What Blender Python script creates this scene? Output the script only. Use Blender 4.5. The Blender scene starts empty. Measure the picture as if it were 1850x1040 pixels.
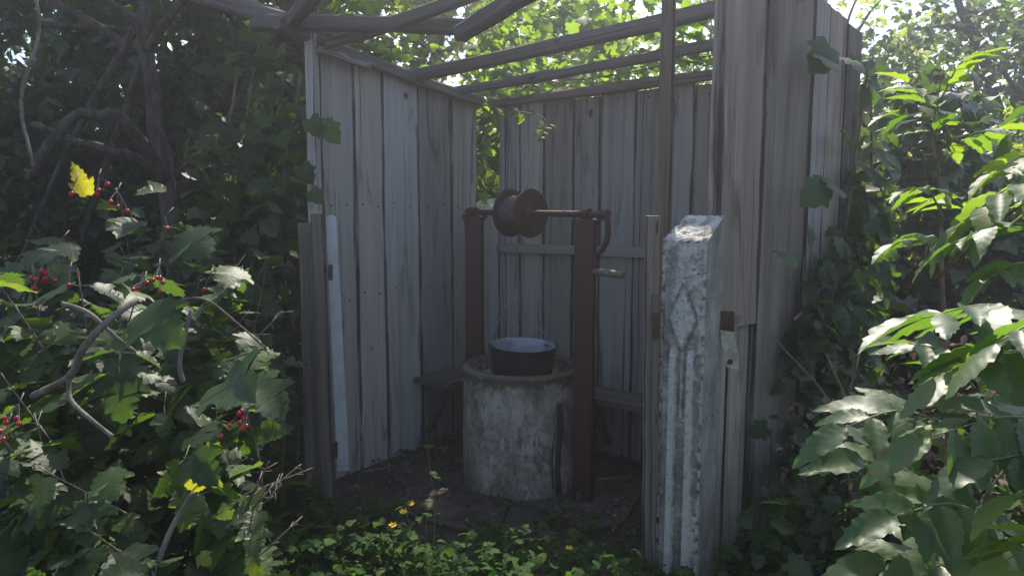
import bpy, math, random
import numpy as np
from mathutils import Vector, Matrix, noise
random.seed(7); rng = np.random.default_rng(7)
S = bpy.context.scene; COL = S.collection
R = math.radians
# ------------------------------------------------------------------ camera, light, exposure
FPX = 1300.0; PITCH = R(6.9); EYE = 1.45
cam = bpy.data.objects.new('camera', bpy.data.cameras.new('camera')); COL.objects.link(cam)
cam.location = (0, 0, EYE); cam.rotation_euler = (math.pi/2 - PITCH, 0, 0)
cam.data.sensor_width = 36; cam.data.lens = FPX/1850*36; cam.data.clip_start = .05; cam.data.clip_end = 600
S.camera = cam
S.render.resolution_x = 1024; S.render.resolution_y = 575
SUN_EL = R(53.5); SUN_AZ = R(9)            # azimuth measured from +Y (the view) to the right
w = bpy.data.worlds.new('World'); S.world = w; w.use_nodes = True
nt = w.node_tree; bg = nt.nodes['Background']
sky = nt.nodes.new('ShaderNodeTexSky'); sky.sky_type = 'NISHITA'; sky.sun_disc = False
sky.sun_elevation = SUN_EL; sky.sun_rotation = SUN_AZ; sky.air_density = 1.0; sky.dust_density = 1.0; sky.ozone_density = 1.2
nt.links.new(sky.outputs[0], bg.inputs[0]); bg.inputs[1].default_value = .135
sun = bpy.data.objects.new('sun', bpy.data.lights.new('sun', 'SUN')); COL.objects.link(sun)
sun.data.energy = 4.6; sun.data.angle = R(.5); sun.data.color = (1, .93, .80)
sd = Vector((math.sin(SUN_AZ)*math.cos(SUN_EL), math.cos(SUN_AZ)*math.cos(SUN_EL), math.sin(SUN_EL)))
sun.rotation_euler = sd.to_track_quat('Z', 'Y').to_euler(); sun.location = sd*20
vs = S.view_settings
try: S.display_settings.display_device = 'sRGB'
except Exception: pass
vs.view_transform = 'Standard'; vs.look = 'None'; vs.gamma = 1; vs.exposure = .98; vs.use_curve_mapping = False
S.cycles.use_denoising = True
S.cycles.max_bounces = 8; S.cycles.transparent_max_bounces = 4; S.cycles.transmission_bounces = 4
S.cycles.diffuse_bounces = 4; S.cycles.glossy_bounces = 3; S.cycles.sample_clamp_indirect = 6
S.cycles.use_adaptive_sampling = True; S.cycles.adaptive_threshold = .02

# ------------------------------------------------------------------ survey helpers (turn a sighting into a point of the place)
CP, SP = math.cos(PITCH), math.sin(PITCH); CAM = Vector((0, 0, EYE))
def ray(px, py):
    u = (px-925)/FPX; v = -(py-520)/FPX
    return Vector((u, CP + v*SP, -SP + v*CP))
def atY(px, py, Y): d = ray(px, py); return CAM + d*(Y/d.y)
def atZ(px, py, z): d = ray(px, py); return CAM + d*((z-EYE)/d.z)
def onP(px, py, P0, n): d = ray(px, py); return CAM + d*((Vector(P0)-CAM).dot(n)/d.dot(n))
def V(*a): return Vector(a)

# ------------------------------------------------------------------ materials
def mat(name, rough=.8, metal=0):
    m = bpy.data.materials.new(name); m.use_nodes = True
    b = m.node_tree.nodes['Principled BSDF']; b.inputs['Roughness'].default_value = rough; b.inputs['Metallic'].default_value = metal
    return m, m.node_tree, b
def nd(nt, t, **k):
    n = nt.nodes.new('ShaderNode'+t)
    for a, v in k.items():
        if a.startswith('i_'):
            key = a[2:]; n.inputs[int(key) if key.isdigit() else key].default_value = v
        else: setattr(n, a, v)
    return n
def ramp(nt, fac, stops):
    r = nd(nt, 'ValToRGB'); e = r.color_ramp.elements
    while len(e) < len(stops): e.new(.5)
    for x, (p, c) in zip(e, stops): x.position = p; x.color = (*c, 1)
    nt.links.new(fac, r.inputs[0]); return r.outputs[0]
def mapping(nt, src, scale, rand=False):
    m = nd(nt, 'Mapping'); m.inputs['Scale'].default_value = scale; nt.links.new(src, m.inputs[0])
    if rand:
        oi = nd(nt, 'ObjectInfo'); mu = nd(nt, 'VectorMath', operation='SCALE'); mu.inputs[0].default_value = (37, 53, 71)
        nt.links.new(oi.outputs['Random'], mu.inputs['Scale']); nt.links.new(mu.outputs[0], m.inputs['Location'])
    return m.outputs[0]
def noi(nt, vec, scale, detail=6, rough=.6, dist=0):
    n = nd(nt, 'TexNoise', i_Scale=scale, i_Detail=detail, i_Roughness=rough, i_Distortion=dist)
    if vec is not None: nt.links.new(vec, n.inputs['Vector'])
    return n.outputs[0]
def mix(nt, fac, a, b, mode='MIX'):
    m = nd(nt, 'MixRGB', blend_type=mode)
    for i, x in enumerate((fac, a, b)):
        if hasattr(x, 'links'): nt.links.new(x, m.inputs[i])
        else: m.inputs[i].default_value = x if i == 0 else (*x, 1)
    return m.outputs[0]
def bump(nt, b, h, strength=.3, dist=.01):
    n = nd(nt, 'Bump', i_Strength=strength, i_Distance=dist); nt.links.new(h, n.inputs['Height']); nt.links.new(n.outputs[0], b.inputs['Normal'])
def L(nt, a, b): nt.links.new(a, b)

def wood(name, dark, mid, light, stain=(.05, .04, .035), tone=.5):
    """weathered sawn board: UV u across 0..1, v along in metres"""
    m, nt, b = mat(name, .85); uv = nd(nt, 'UVMap').outputs[0]
    g = noi(nt, mapping(nt, uv, (3.2, .55, 1), True), 1, 8, .65, .4)
    fine = noi(nt, mapping(nt, uv, (26, 1.1, 1), True), 1, 5, .7)
    c = ramp(nt, g, [(.2, dark), (.44, mid), (.78, light)])
    c = mix(nt, .28, c, ramp(nt, fine, [(.34, (.42,)*3), (.58, (1.0,)*3)]), 'MULTIPLY')
    st = noi(nt, mapping(nt, uv, (2.6, 1.5, 1), True), 1, 4, .6, .8)
    c = mix(nt, ramp(nt, st, [(.56, (0,)*3), (.7, (.7,)*3)]), c, stain)
    vo = nd(nt, 'TexVoronoi', i_Scale=1.0, i_Randomness=1.0); L(nt, mapping(nt, uv, (1.2, 4.5, 1), True), vo.inputs['Vector'])
    kc = nd(nt, 'SeparateXYZ'); L(nt, vo.outputs['Color'], kc.inputs[0]); kg = nd(nt, 'Math', operation='GREATER_THAN'); kg.inputs[1].default_value = .6; L(nt, kc.outputs[0], kg.inputs[0])
    km = nd(nt, 'Math', operation='MULTIPLY'); L(nt, kg.outputs[0], km.inputs[0]); L(nt, ramp(nt, vo.outputs['Distance'], [(.07, (.95,)*3), (.14, (0,)*3)]), km.inputs[1])
    c = mix(nt, km.outputs[0], c, (.035, .024, .02))
    crk = noi(nt, mapping(nt, uv, (16, .5, 1), True), 1, 3, .6, .3); c = mix(nt, ramp(nt, crk, [(.33, (.85,)*3), (.36, (0,)*3)]), c, (.05, .04, .033))
    # grime along both long edges of every board, deepened to add seam shade
    sx = nd(nt, 'SeparateXYZ'); L(nt, uv, sx.inputs[0])
    e = nd(nt, 'MapRange', i_1=.0, i_2=.11, i_3=1, i_4=0); pp = nd(nt, 'Math', operation='PINGPONG'); pp.inputs[1].default_value = .5
    L(nt, sx.outputs[0], pp.inputs[0]); L(nt, pp.outputs[0], e.inputs[0])
    en = nd(nt, 'Math', operation='MULTIPLY'); L(nt, e.outputs[0], en.inputs[0]); L(nt, noi(nt, mapping(nt, uv, (3, 2.2, 1), True), 1, 3), en.inputs[1])
    c = mix(nt, ramp(nt, en.outputs[0], [(.28, (0,)*3), (.44, (.9,)*3)]), c, stain)
    oi = nd(nt, 'ObjectInfo'); hv = nd(nt, 'HueSaturation'); mr = nd(nt, 'MapRange', i_3=.66, i_4=1.25); L(nt, oi.outputs['Random'], mr.inputs[0])
    wn = nd(nt, 'TexWhiteNoise', noise_dimensions='1D'); L(nt, oi.outputs['Random'], wn.inputs['W'])
    c = mix(nt, wn.outputs[0], c, mix(nt, 1, c, (1.0, .93, .85), 'MULTIPLY'))
    rr = noi(nt, mapping(nt, uv, (9, .9, 1), True), 1, 4, .7, .5); c = mix(nt, ramp(nt, rr, [(.62, (0,)*3), (.7, (.5,)*3)]), c, (.55, .53, .5))
    L(nt, mr.outputs[0], hv.inputs['Value']); L(nt, c, hv.inputs['Color']); L(nt, hv.outputs[0], b.inputs['Base Color'])
    bump(nt, b, fine, .35, .003); b.inputs['Specular IOR Level'].default_value = .25
    return m
M = {}
M['plank'] = wood('grey_weathered_plank', (.18, .168, .155), (.39, .372, .355), (.53, .51, .49))
M['plank_tan'] = wood('tan_weathered_plank', (.115, .086, .064), (.28, .225, .18), (.45, .39, .33))
M['beam'] = wood('roof_pole_wood', (.07, .06, .055), (.14, .125, .115), (.22, .2, .185))
M['dark_wood'] = wood('old_dark_timber', (.07, .055, .045), (.19, .16, .13), (.34, .29, .24))
M['jamb'] = wood('split_timber', (.14, .10, .07), (.27, .21, .16), (.38, .31, .25))
M['bench'] = wood('bench_wood', (.06, .055, .05), (.11, .10, .095), (.16, .15, .14))

def simple(name, c1, c2, scale=20, rough=.7, metal=0, bs=.3, bd=.004, aniso=(1, 1, 1), stops=(.4, .6), spec=.5):
    m, nt, b = mat(name, rough, metal); tc = nd(nt, 'TexCoord').outputs['Object']
    n = noi(nt, mapping(nt, tc, aniso), scale, 7, .65)
    L(nt, ramp(nt, n, [(stops[0], c1), (stops[1], c2)]), b.inputs['Base Color']); bump(nt, b, n, bs, bd)
    b.inputs['Specular IOR Level'].default_value = spec
    return m
M['white_paint'] = simple('aged_white_paint', (.5, .49, .48), (.66, .65, .63), 14, .6, stops=(.3, .55))
M['red_iron'] = simple('red_oxide_paint', (.022, .007, .006), (.072, .010, .010), 16, .62, 0, .4, .003, (1, 1, .22), (.3, .62))
M['drum'] = simple('dull_red_drum', (.032, .009, .010), (.085, .018, .018), 18, .6, 0, .3, .003)
M['dark_iron'] = simple('rusty_dark_iron', (.018, .012, .011), (.06, .03, .022), 40, .75, .2)
M['rust'] = simple('rusty_plate', (.05, .028, .02), (.11, .055, .035), 35, .8, .1)
M['tin'] = simple('cream_metal_strap', (.3, .27, .2), (.5, .45, .34), 30, .55, .1)
M['wire'] = simple('steel_wire', (.22, .2, .19), (.36, .34, .32), 60, .45, .5)
M['cable'] = simple('wound_cable', (.05, .045, .042), (.12, .1, .09), 60, .6, .3)
M['enamel_out'] = simple('dark_enamel', (.006, .008, .014), (.018, .02, .03), 12, .38, 0, .15, .002)
M['enamel_in'] = simple('pale_enamel', (.2, .22, .25), (.33, .36, .39), 10, .25, 0, .05, .002)
M['grip'] = simple('worn_wooden_grip', (.09, .075, .05), (.2, .17, .12), 30, .7, 0, .4, .003, (1, 1, 1))
M['bark'] = simple('rough_bark', (.045, .036, .03), (.12, .098, .082), 26, .95, 0, .9, .015, (1, 1, .35), spec=.2)
M['stem'] = simple('grey_stem_bark', (.10, .085, .068), (.22, .19, .155), 30, .85, 0, .5, .004, (1, 1, .5), spec=.2)
M['green_stem'] = simple('green_stalk', (.10, .13, .03), (.2, .24, .07), 20, .6)
M['brown_stem'] = simple('brown_stalk', (.12, .07, .04), (.24, .16, .10), 20, .7)
M['dirt'] = None
def mk_dirt():
    m, nt, b = mat('trodden_earth', .95); tc = nd(nt, 'TexCoord').outputs['Object']
    a = noi(nt, tc, 2.5, 8, .7); f = noi(nt, tc, 35, 6, .7)
    c = ramp(nt, a, [(.35, (.045, .036, .028)), (.6, (.10, .085, .068))])
    c = mix(nt, .5, c, ramp(nt, f, [(.35, (.4,)*3), (.65, (1.1,)*3)]), 'MULTIPLY'); L(nt, c, b.inputs['Base Color'])
    bump(nt, b, f, .8, .02); b.inputs['Specular IOR Level'].default_value = .15; return m
M['dirt'] = mk_dirt()
def mk_concrete():
    m, nt, b = mat('stained_concrete', .88); tc = nd(nt, 'TexCoord').outputs['Object']
    big = noi(nt, tc, 4.5, 8, .7, .5); fine = noi(nt, tc, 45, 6, .75); st = noi(nt, mapping(nt, tc, (1, 1, .35)), 9, 6, .7, 1)
    c = ramp(nt, big, [(.33, (.16, .12, .088)), (.48, (.31, .26, .21)), (.64, (.52, .46, .39))])
    c = mix(nt, ramp(nt, st, [(.52, (0,)*3), (.66, (.8,)*3)]), c, (.09, .075, .055))
    c = mix(nt, ramp(nt, fine, [(.55, (0,)*3), (.66, (.55,)*3)]), c, (.46, .45, .42))
    mp = nd(nt, 'Mapping'); mp.inputs['Rotation'].default_value = (0, R(38), 0); mp.inputs['Scale'].default_value = (1, 1, .14); L(nt, tc, mp.inputs[0])
    scr = noi(nt, mp.outputs[0], 42, 4, .6, .4); msk = noi(nt, tc, 5.5, 3, .6); ms_ = nd(nt, 'Math', operation='MULTIPLY'); L(nt, scr, ms_.inputs[0]); L(nt, msk, ms_.inputs[1])
    c = mix(nt, ramp(nt, ms_.outputs[0], [(.30, (0,)*3), (.34, (.7,)*3)]), c, (.55, .51, .45))
    flk = noi(nt, tc, 24, 8, .75, .8); c = mix(nt, ramp(nt, flk, [(.40, (.75,)*3), (.425, (0,)*3)]), c, (.13, .11, .085))
    # dark damp band under the rim with flaking pale render
    sx = nd(nt, 'SeparateXYZ'); L(nt, tc, sx.inputs[0]); mr = nd(nt, 'MapRange', i_1=.44, i_2=.60); L(nt, sx.outputs[2], mr.inputs[0])
    mm = nd(nt, 'Math', operation='MULTIPLY'); L(nt, mr.outputs[0], mm.inputs[0]); L(nt, noi(nt, tc, 14, 6, .75, .6), mm.inputs[1])
    c = mix(nt, ramp(nt, mm.outputs[0], [(.3, (0,)*3), (.4, (.85,)*3)]), c, (.10, .082, .05))
    L(nt, c, b.inputs['Base Color'])
    hh = mix(nt, .5, mix(nt, .5, fine, flk), scr); bump(nt, b, hh, .9, .012); b.inputs['Specular IOR Level'].default_value = .2; return m
M['concrete'] = mk_concrete()
def mk_postconc():
    m, nt, b = mat('whitewashed_pitted_concrete', .85); tc = nd(nt, 'TexCoord').outputs['Object']
    fine = noi(nt, tc, 60, 6, .75); big = noi(nt, mapping(nt, tc, (1, 1, .5)), 11, 7, .7)
    at = nd(nt, 'Attribute', attribute_name='paint').outputs['Fac']
    c = ramp(nt, big, [(.34, (.17, .155, .125)), (.5, (.28, .26, .22)), (.66, (.41, .385, .34))])
    med = noi(nt, tc, 30, 6, .7, .3); pf = nd(nt, 'Math', operation='MULTIPLY_ADD'); L(nt, med, pf.inputs[0]); pf.inputs[1].default_value = .9; L(nt, at, pf.inputs[2])
    c = mix(nt, ramp(nt, pf.outputs[0], [(.80, (0,)*3), (.95, (.85,)*3)]), c, (.62, .575, .51))
    c = mix(nt, .35, c, ramp(nt, fine, [(.35, (.55,)*3), (.6, (1.0,)*3)]), 'MULTIPLY')
    pit = noi(nt, tc, 70, 3, .6)
    c = mix(nt, ramp(nt, pit, [(.30, (.85,)*3), (.37, (0,)*3)]), c, (.05, .045, .04))
    L(nt, c, b.inputs['Base Color']); bump(nt, b, mix(nt, .6, fine, pit), .9, .009); b.inputs['Specular IOR Level'].default_value = .2; return m
M['post_concrete'] = mk_postconc()

M['slab'] = simple('soiled_concrete', (.045, .036, .028), (.13, .112, .09), 7, .95, 0, .9, .03, stops=(.4, .7), spec=.15)
M['stone'] = simple('soil_clod', (.05, .04, .03), (.2, .17, .14), 30, .95, 0, .8, .01, spec=.15)
def leafmat(name, cols, trans, tfac=.35, rough=.45, spec=.5, veins=True):
    """cols: dark..light leaf greens, trans: colour of light coming through the blade"""
    m, nt, b = mat(name, rough); out = nt.nodes['Material Output']
    at = nd(nt, 'Attribute', attribute_name='tint').outputs['Fac']; oi = nd(nt, 'ObjectInfo').outputs['Random']
    ad = nd(nt, 'Math', operation='ADD'); L(nt, at, ad.inputs[0]); L(nt, oi, ad.inputs[1])
    fr = nd(nt, 'Math', operation='FRACT'); L(nt, ad.outputs[0], fr.inputs[0])
    n = len(cols); c = ramp(nt, fr.outputs[0], [(i/(n-1)*.98, x) for i, x in enumerate(cols)])
    if veins:
        uv = nd(nt, 'UVMap').outputs[0]; wv = nd(nt, 'TexWave', i_Scale=4.5, i_Distortion=.6, bands_direction='DIAGONAL')
        sp = nd(nt, 'SeparateXYZ'); L(nt, uv, sp.inputs[0]); ab = nd(nt, 'Math', operation='ABSOLUTE'); L(nt, sp.outputs[0], ab.inputs[0])
        cb = nd(nt, 'CombineXYZ'); ng = nd(nt, 'Math', operation='MULTIPLY'); ng.inputs[1].default_value = -.8; L(nt, ab.outputs[0], ng.inputs[0])
        L(nt, ng.outputs[0], cb.inputs[0]); L(nt, sp.outputs[1], cb.inputs[1]); L(nt, cb.outputs[0], wv.inputs['Vector'])
        c = mix(nt, ramp(nt, wv.outputs[1], [(.88, (0,)*3), (.98, (.05,)*3)]), c, tuple(min(1, x*2.2+.02) for x in cols[-1]))
        bump(nt, b, wv.outputs[1], .05, .004)
    if veins:        # brown spots and eaten, dried edges on some leaves
        sn = noi(nt, mapping(nt, nd(nt, 'UVMap').outputs[0], (1, 1, 1), True), 8, 3, .6); sm_ = nd(nt, 'Math', operation='MULTIPLY_ADD'); L(nt, fr.outputs[0], sm_.inputs[0]); sm_.inputs[1].default_value = .22; L(nt, sn, sm_.inputs[2])
        c = mix(nt, ramp(nt, sm_.outputs[0], [(.79, (0,)*3), (.82, (.8,)*3)]), c, (.12, .075, .03))
    L(nt, c, b.inputs['Base Color']); b.inputs['Specular IOR Level'].default_value = spec
    tr = nd(nt, 'BsdfTranslucent'); L(nt, mix(nt, 1, c, trans, 'MULTIPLY'), tr.inputs[0])
    ms = nd(nt, 'MixShader', i_0=tfac); L(nt, b.outputs[0], ms.inputs[1]); L(nt, tr.outputs[0], ms.inputs[2]); L(nt, ms.outputs[0], out.inputs[0])
    return m
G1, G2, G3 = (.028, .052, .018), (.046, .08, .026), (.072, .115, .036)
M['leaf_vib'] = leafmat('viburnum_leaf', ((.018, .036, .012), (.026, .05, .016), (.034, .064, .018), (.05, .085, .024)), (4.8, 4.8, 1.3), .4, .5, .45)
M['leaf_yellow'] = leafmat('yellowing_leaf', ((.13, .15, .02), (.2, .2, .03)), (3.2, 3.0, .8), .5, .5)
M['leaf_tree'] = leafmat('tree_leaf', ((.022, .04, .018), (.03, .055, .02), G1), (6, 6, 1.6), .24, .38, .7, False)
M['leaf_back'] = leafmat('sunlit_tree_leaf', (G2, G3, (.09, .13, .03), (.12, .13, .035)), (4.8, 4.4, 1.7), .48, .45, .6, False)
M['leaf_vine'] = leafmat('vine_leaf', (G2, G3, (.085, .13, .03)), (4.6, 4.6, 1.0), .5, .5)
M['leaf_sprig'] = leafmat('compound_leaf', ((.034, .066, .026), (.045, .084, .03), (.06, .105, .033)), (4.2, 4.4, 1.0), .4, .46, .65)
M['leaf_ground'] = leafmat('ground_leaf', ((.024, .05, .012), (.034, .075, .016), (.05, .105, .022)), (3.4, 4.2, .7), .35, .7, .15)
M['leaf_dry'] = leafmat('dry_leaf', ((.10, .065, .045), (.17, .12, .085), (.24, .19, .15), (.07, .045, .035)), (1.5, 1.2, .9), .25, .75, .2, False)
M['berry'] = simple('red_berry', (.24, .01, .02), (.42, .014, .03), 20, .22, 0, 0, .001)
M['flower'] = simple('orange_yellow_petal', (.8, .42, .02), (.85, .6, .04), 20, .6, 0, 0, .001)
M['nail'] = M['dark_iron']

# ------------------------------------------------------------------ object helpers
BASE = {}
def thing(name, label, cat, loc=(0, 0, 0), group=None):
    o = bpy.data.objects.new(name, None); COL.objects.link(o); o.location = loc; o.empty_display_size = .1
    o['label'] = label; o['category'] = cat
    if group: o['group'] = group
    BASE[o.name] = Vector(loc); return o
def tag(o, label, cat, group=None):
    o['label'] = label; o['category'] = cat
    if group: o['group'] = group
    return o
def link(name, me, parent=None, base=None, label=None, kind=None):
    o = bpy.data.objects.new(name, me); COL.objects.link(o)
    if parent is not None: o.parent = parent; BASE[o.name] = BASE[parent.name]
    else:
        o.location = base or (0, 0, 0); BASE[o.name] = Vector(base or (0, 0, 0))
    if label: o['label'] = label
    if kind: o['kind'] = kind
    return o
class MB:
    def __init__(s): s.v = []; s.f = []; s.uv = []; s.mi = []
    def add(s, vs, fs, uvs=None, mi=0):
        k = len(s.v); s.v += [tuple(x) for x in vs]; s.f += [tuple(i+k for i in f) for f in fs]
        s.mi += [mi]*len(fs)
        if uvs: s.uv += [tuple(u) for u in uvs]
        else: s.uv += [(x[0], x[2]) for x in vs]
        return s
    def build(s, name, m, parent=None, base=None, smooth=False, label=None, kind=None):
        b = BASE[parent.name] if parent is not None else Vector(base or (0, 0, 0))
        me = bpy.data.meshes.new(name); me.from_pydata([(x[0]-b.x, x[1]-b.y, x[2]-b.z) for x in s.v], [], s.f); me.update()
        for mm in (m if isinstance(m, (list, tuple)) else [m]): me.materials.append(mm)
        ul = me.uv_layers.new(name='UVMap'); li = np.empty(len(me.loops), np.int32); me.loops.foreach_get('vertex_index', li)
        ul.data.foreach_set('uv', np.array(s.uv, np.float32)[li].ravel())
        me.polygons.foreach_set('material_index', s.mi)
        if smooth: me.polygons.foreach_set('use_smooth', [True]*len(me.polygons))
        return link(name, me, parent, base, label, kind)
def plank_geo(mb, b0, b1, t0, t1, n, th=.022, seg=5, jit=.003, mi=0, sw=.0):
    """board between bottom edge b0-b1 and top edge t0-t1, thickness th towards n"""
    b0, b1, t0, t1, n = map(Vector, (b0, b1, t0, t1, n)); W = (b1-b0).length; H = (t0-b0).length; vs = []; uv = []
    ph = random.random()*9
    for i in range(seg+1):
        t = i/seg; l = b0.lerp(t0, t); r = b1.lerp(t1, t); a = (r-l).normalized()
        l = l + a*random.uniform(-jit, jit); r = r + a*random.uniform(-jit, jit); c = n*(sw*math.sin(ph+t*3))
        for p, u in ((l, 0), (r, 1)):
            vs += [p+c+n*th, p+c]; uv += [(u, t*H), (u+.06, t*H)]
    fs = []
    for i in range(seg):
        k = i*4; a, b, c, d = k, k+1, k+2, k+3; A, B, C, D = k+4, k+5, k+6, k+7
        fs += [(a, c, C, A), (d, b, B, D), (b, a, A, B), (c, d, D, C)]
    fs += [(0, 1, 3, 2)]; k = seg*4; fs += [(k, k+2, k+3, k+1)]
    mb.add(vs, fs, uv, mi)
def bar_geo(mb, p0, p1, w, h, seg=6, jit=.004, up=(0, 0, 1), bend=0., bev=.15, mi=0):
    """timber with an eight sided section, w wide and h deep"""
    p0, p1 = Vector(p0), Vector(p1); a = (p1-p0).normalized(); s = a.cross(Vector(up)).normalized(); u = s.cross(a)
    Ln = (p1-p0).length; vs = []; uv = []; q = bev
    prof = [(-.5+q, -.5), (.5-q, -.5), (.5, -.5+q), (.5, .5-q), (.5-q, .5), (-.5+q, .5), (-.5, .5-q), (-.5, -.5+q)]
    for i in range(seg+1):
        t = i/seg; c = p0.lerp(p1, t) + u*bend*math.sin(math.pi*t)
        for k, (x, y) in enumerate(prof):
            vs.append(c + s*(x*w+random.uniform(-jit, jit)) + u*(y*h+random.uniform(-jit, jit))); uv.append((k/8*2, t*Ln))
    fs = [(i*8+k, i*8+(k+1) % 8, (i+1)*8+(k+1) % 8, (i+1)*8+k) for i in range(seg) for k in range(8)]
    fs += [tuple(range(7, -1, -1)), tuple(seg*8+k for k in range(8))]
    mb.add(vs, fs, uv, mi)
def tube_geo(mb, pts, rad, n=8, caps=True, mi=0):
    pts = [Vector(p) for p in pts]; m = len(pts)
    if not hasattr(rad, '__len__'): rad = [rad]*m
    vs = []; uv = []; prev = None; acc = 0
    for i, p in enumerate(pts):
        d = (pts[min(i+1, m-1)]-pts[max(i-1, 0)]).normalized()
        if prev is None: a = d.orthogonal().normalized()
        else: a = (prev - d*prev.dot(d)).normalized()
        prev = a; b = d.cross(a)
        if i: acc += (p-pts[i-1]).length
        for k in range(n):
            t = 2*math.pi*k/n; vs.append(p + (a*math.cos(t)+b*math.sin(t))*rad[i]); uv.append((k/n, acc))
    fs = [(i*n+k, i*n+(k+1) % n, (i+1)*n+(k+1) % n, (i+1)*n+k) for i in range(m-1) for k in range(n)]
    if caps: fs += [tuple(range(n-1, -1, -1)), tuple((m-1)*n+k for k in range(n))]
    mb.add(vs, fs, uv, mi)
def lathe_geo(mb, prof, org, axis=(0, 0, 1), n=40, mi=0, jit=0):
    axis = Vector(axis).normalized(); a = axis.orthogonal().normalized(); b = axis.cross(a); org = Vector(org); vs = []; uv = []
    for i, (r, z) in enumerate(prof):
        for k in range(n):
            t = 2*math.pi*k/n; rr = r + (jit*noise.noise(Vector((math.cos(t)*4, math.sin(t)*4, z*9+i))) if jit else 0)
            vs.append(org + axis*z + (a*math.cos(t)+b*math.sin(t))*rr); uv.append((k/n, z))
    fs = [(i*n+k, i*n+(k+1) % n, (i+1)*n+(k+1) % n, (i+1)*n+k) for i in range(len(prof)-1) for k in range(n)]
    mb.add(vs, fs, uv, mi)
def curve(pts, n=16):
    """Catmull-Rom through pts"""
    P = [Vector(p) for p in pts]; P = [P[0]*2-P[1]] + P + [P[-1]*2-P[-2]]; out = []
    m = len(P)-3
    for k in range(n+1):
        s = k/n*m; i = min(int(s), m-1); t = s-i; a, b, c, d = P[i:i+4]
        out.append(.5*((2*b)+(c-a)*t+(2*a-5*b+4*c-d)*t*t+(3*b-a-3*c+d)*t**3))
    return out

# ------------------------------------------------------------------ leaf templates: (verts, tris, uvs), base at origin, growing along +Y, up +Z
def leaf_tpl(rows, fold=.25, curl=.25, cols=2, wav=.03, seed=0):
    """rows: (midrib y, outline x, outline y)"""
    r = random.Random(seed); vs = []; uv = []; nc = 2*cols+1
    for m, x, y in rows:
        for j in range(-cols, cols+1):
            q = j/cols; X = x*q; Y = m+(y-m)*abs(q)**1.3; Z = abs(X)*fold - curl*Y*Y + (r.uniform(-wav, wav) if abs(j) == cols and x else 0)
            vs.append((X, Y, Z)); uv.append((X, Y))
    tr = []
    for i in range(len(rows)-1):
        for j in range(nc-1):
            a = i*nc+j; b = a+1; c = a+nc+1; d = a+nc
            if rows[i][1] == 0: tr.append((a, c, d))
            elif rows[i+1][1] == 0: tr.append((a, b, c))
            else: tr += [(a, b, c), (a, c, d)]
    return np.array(vs), np.array(tr), np.array(uv)
VIB = [(0, 0, 0), (.05, .17, -.05), (.12, .25, -.01), (.17, .36, .05), (.22, .36, .13), (.28, .47, .2), (.33, .46, .29), (.37, .58, .38), (.42, .6, .52), (.48, .4, .44), (.54, .33, .5), (.6, .38, .6), (.66, .3, .63), (.73, .32, .75), (.79, .22, .76), (.85, .2, .87), (.91, .1, .89), (1, 0, 1)]
VIBS = [leaf_tpl(VIB, f, c, 2, .035, s) for f, c, s in ((.2, .3, 1), (-.15, .2, 2), (.35, .1, 3), (.05, .45, 4))]
OVA = [(0, 0, 0), (.15, .24, .13), (.35, .36, .36), (.5, .33, .53), (.7, .22, .73), (1, 0, 1)]
OVAS = [leaf_tpl(OVA, f, c, 1, .03, s) for f, c, s in ((.3, .25, 1), (.1, .4, 2), (-.2, .2, 3))]
LAN = [(0, 0.0, 0), (0.06, 0.104, 0.07), (0.12, 0.136, 0.11), (0.18, 0.18, 0.2), (0.24, 0.172, 0.235), (0.3, 0.212, 0.33), (0.37, 0.192, 0.37), (0.44, 0.212, 0.47), (0.51, 0.18, 0.51), (0.58, 0.188, 0.62), (0.65, 0.144, 0.65), (0.73, 0.136, 0.77), (0.8, 0.088, 0.8), (0.88, 0.068, 0.91), (1, 0.0, 1)]
LANS = [leaf_tpl(LAN, f, c, 2, .02, s) for f, c, s in ((.3, .3, 1), (.1, .45, 2), (-.15, .2, 3), (.5, .15, 4))]
VIN = [(0, 0, 0), (.05, .28, -.16), (.15, .46, .02), (.25, .4, .16), (.35, .58, .4), (.48, .36, .48), (.65, .34, .7), (.82, .16, .84), (1, 0, 1)]
VINS = [leaf_tpl(VIN, f, c, 1, .04, s) for f, c, s in ((.15, .25, 1), (-.1, .35, 2), (.3, .15, 3))]
SIM = [leaf_tpl([(0, 0, 0), (.3, .27, .3), (.62, .25, .64), (1, 0, 1)], f, c, 1, .03, s) for f, c, s in ((.35, .2, 1), (-.2, .35, 2), (.1, .5, 3))]
VINL = [leaf_tpl([(0, 0, 0), (.1, .42, -.08), (.3, .36, .18), (.4, .55, .42), (.55, .3, .55), (1, 0, 1)], f, c, 1, .04, s) for f, c, s in ((.15, .25, 1), (-.1, .35, 2), (.3, .15, 3))]
def leaf_mesh(name, tpl, m):
    v, t, uv = tpl; me = bpy.data.meshes.new(name); me.from_pydata(v.tolist(), [], t.tolist()); me.materials.append(m)
    ul = me.uv_layers.new(name='UVMap'); li = np.empty(len(me.loops), np.int32); me.loops.foreach_get('vertex_index', li)
    ul.data.foreach_set('uv', uv[li].astype(np.float32).ravel()); me.polygons.foreach_set('use_smooth', [True]*len(me.polygons)); return me
def frames(D, U):
    D = D/np.linalg.norm(D, axis=1, keepdims=True); X = np.cross(D, U); X /= np.linalg.norm(X, axis=1, keepdims=True)+1e-9
    Z = np.cross(X, D); return np.stack([X, D, Z], axis=2)          # columns
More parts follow.
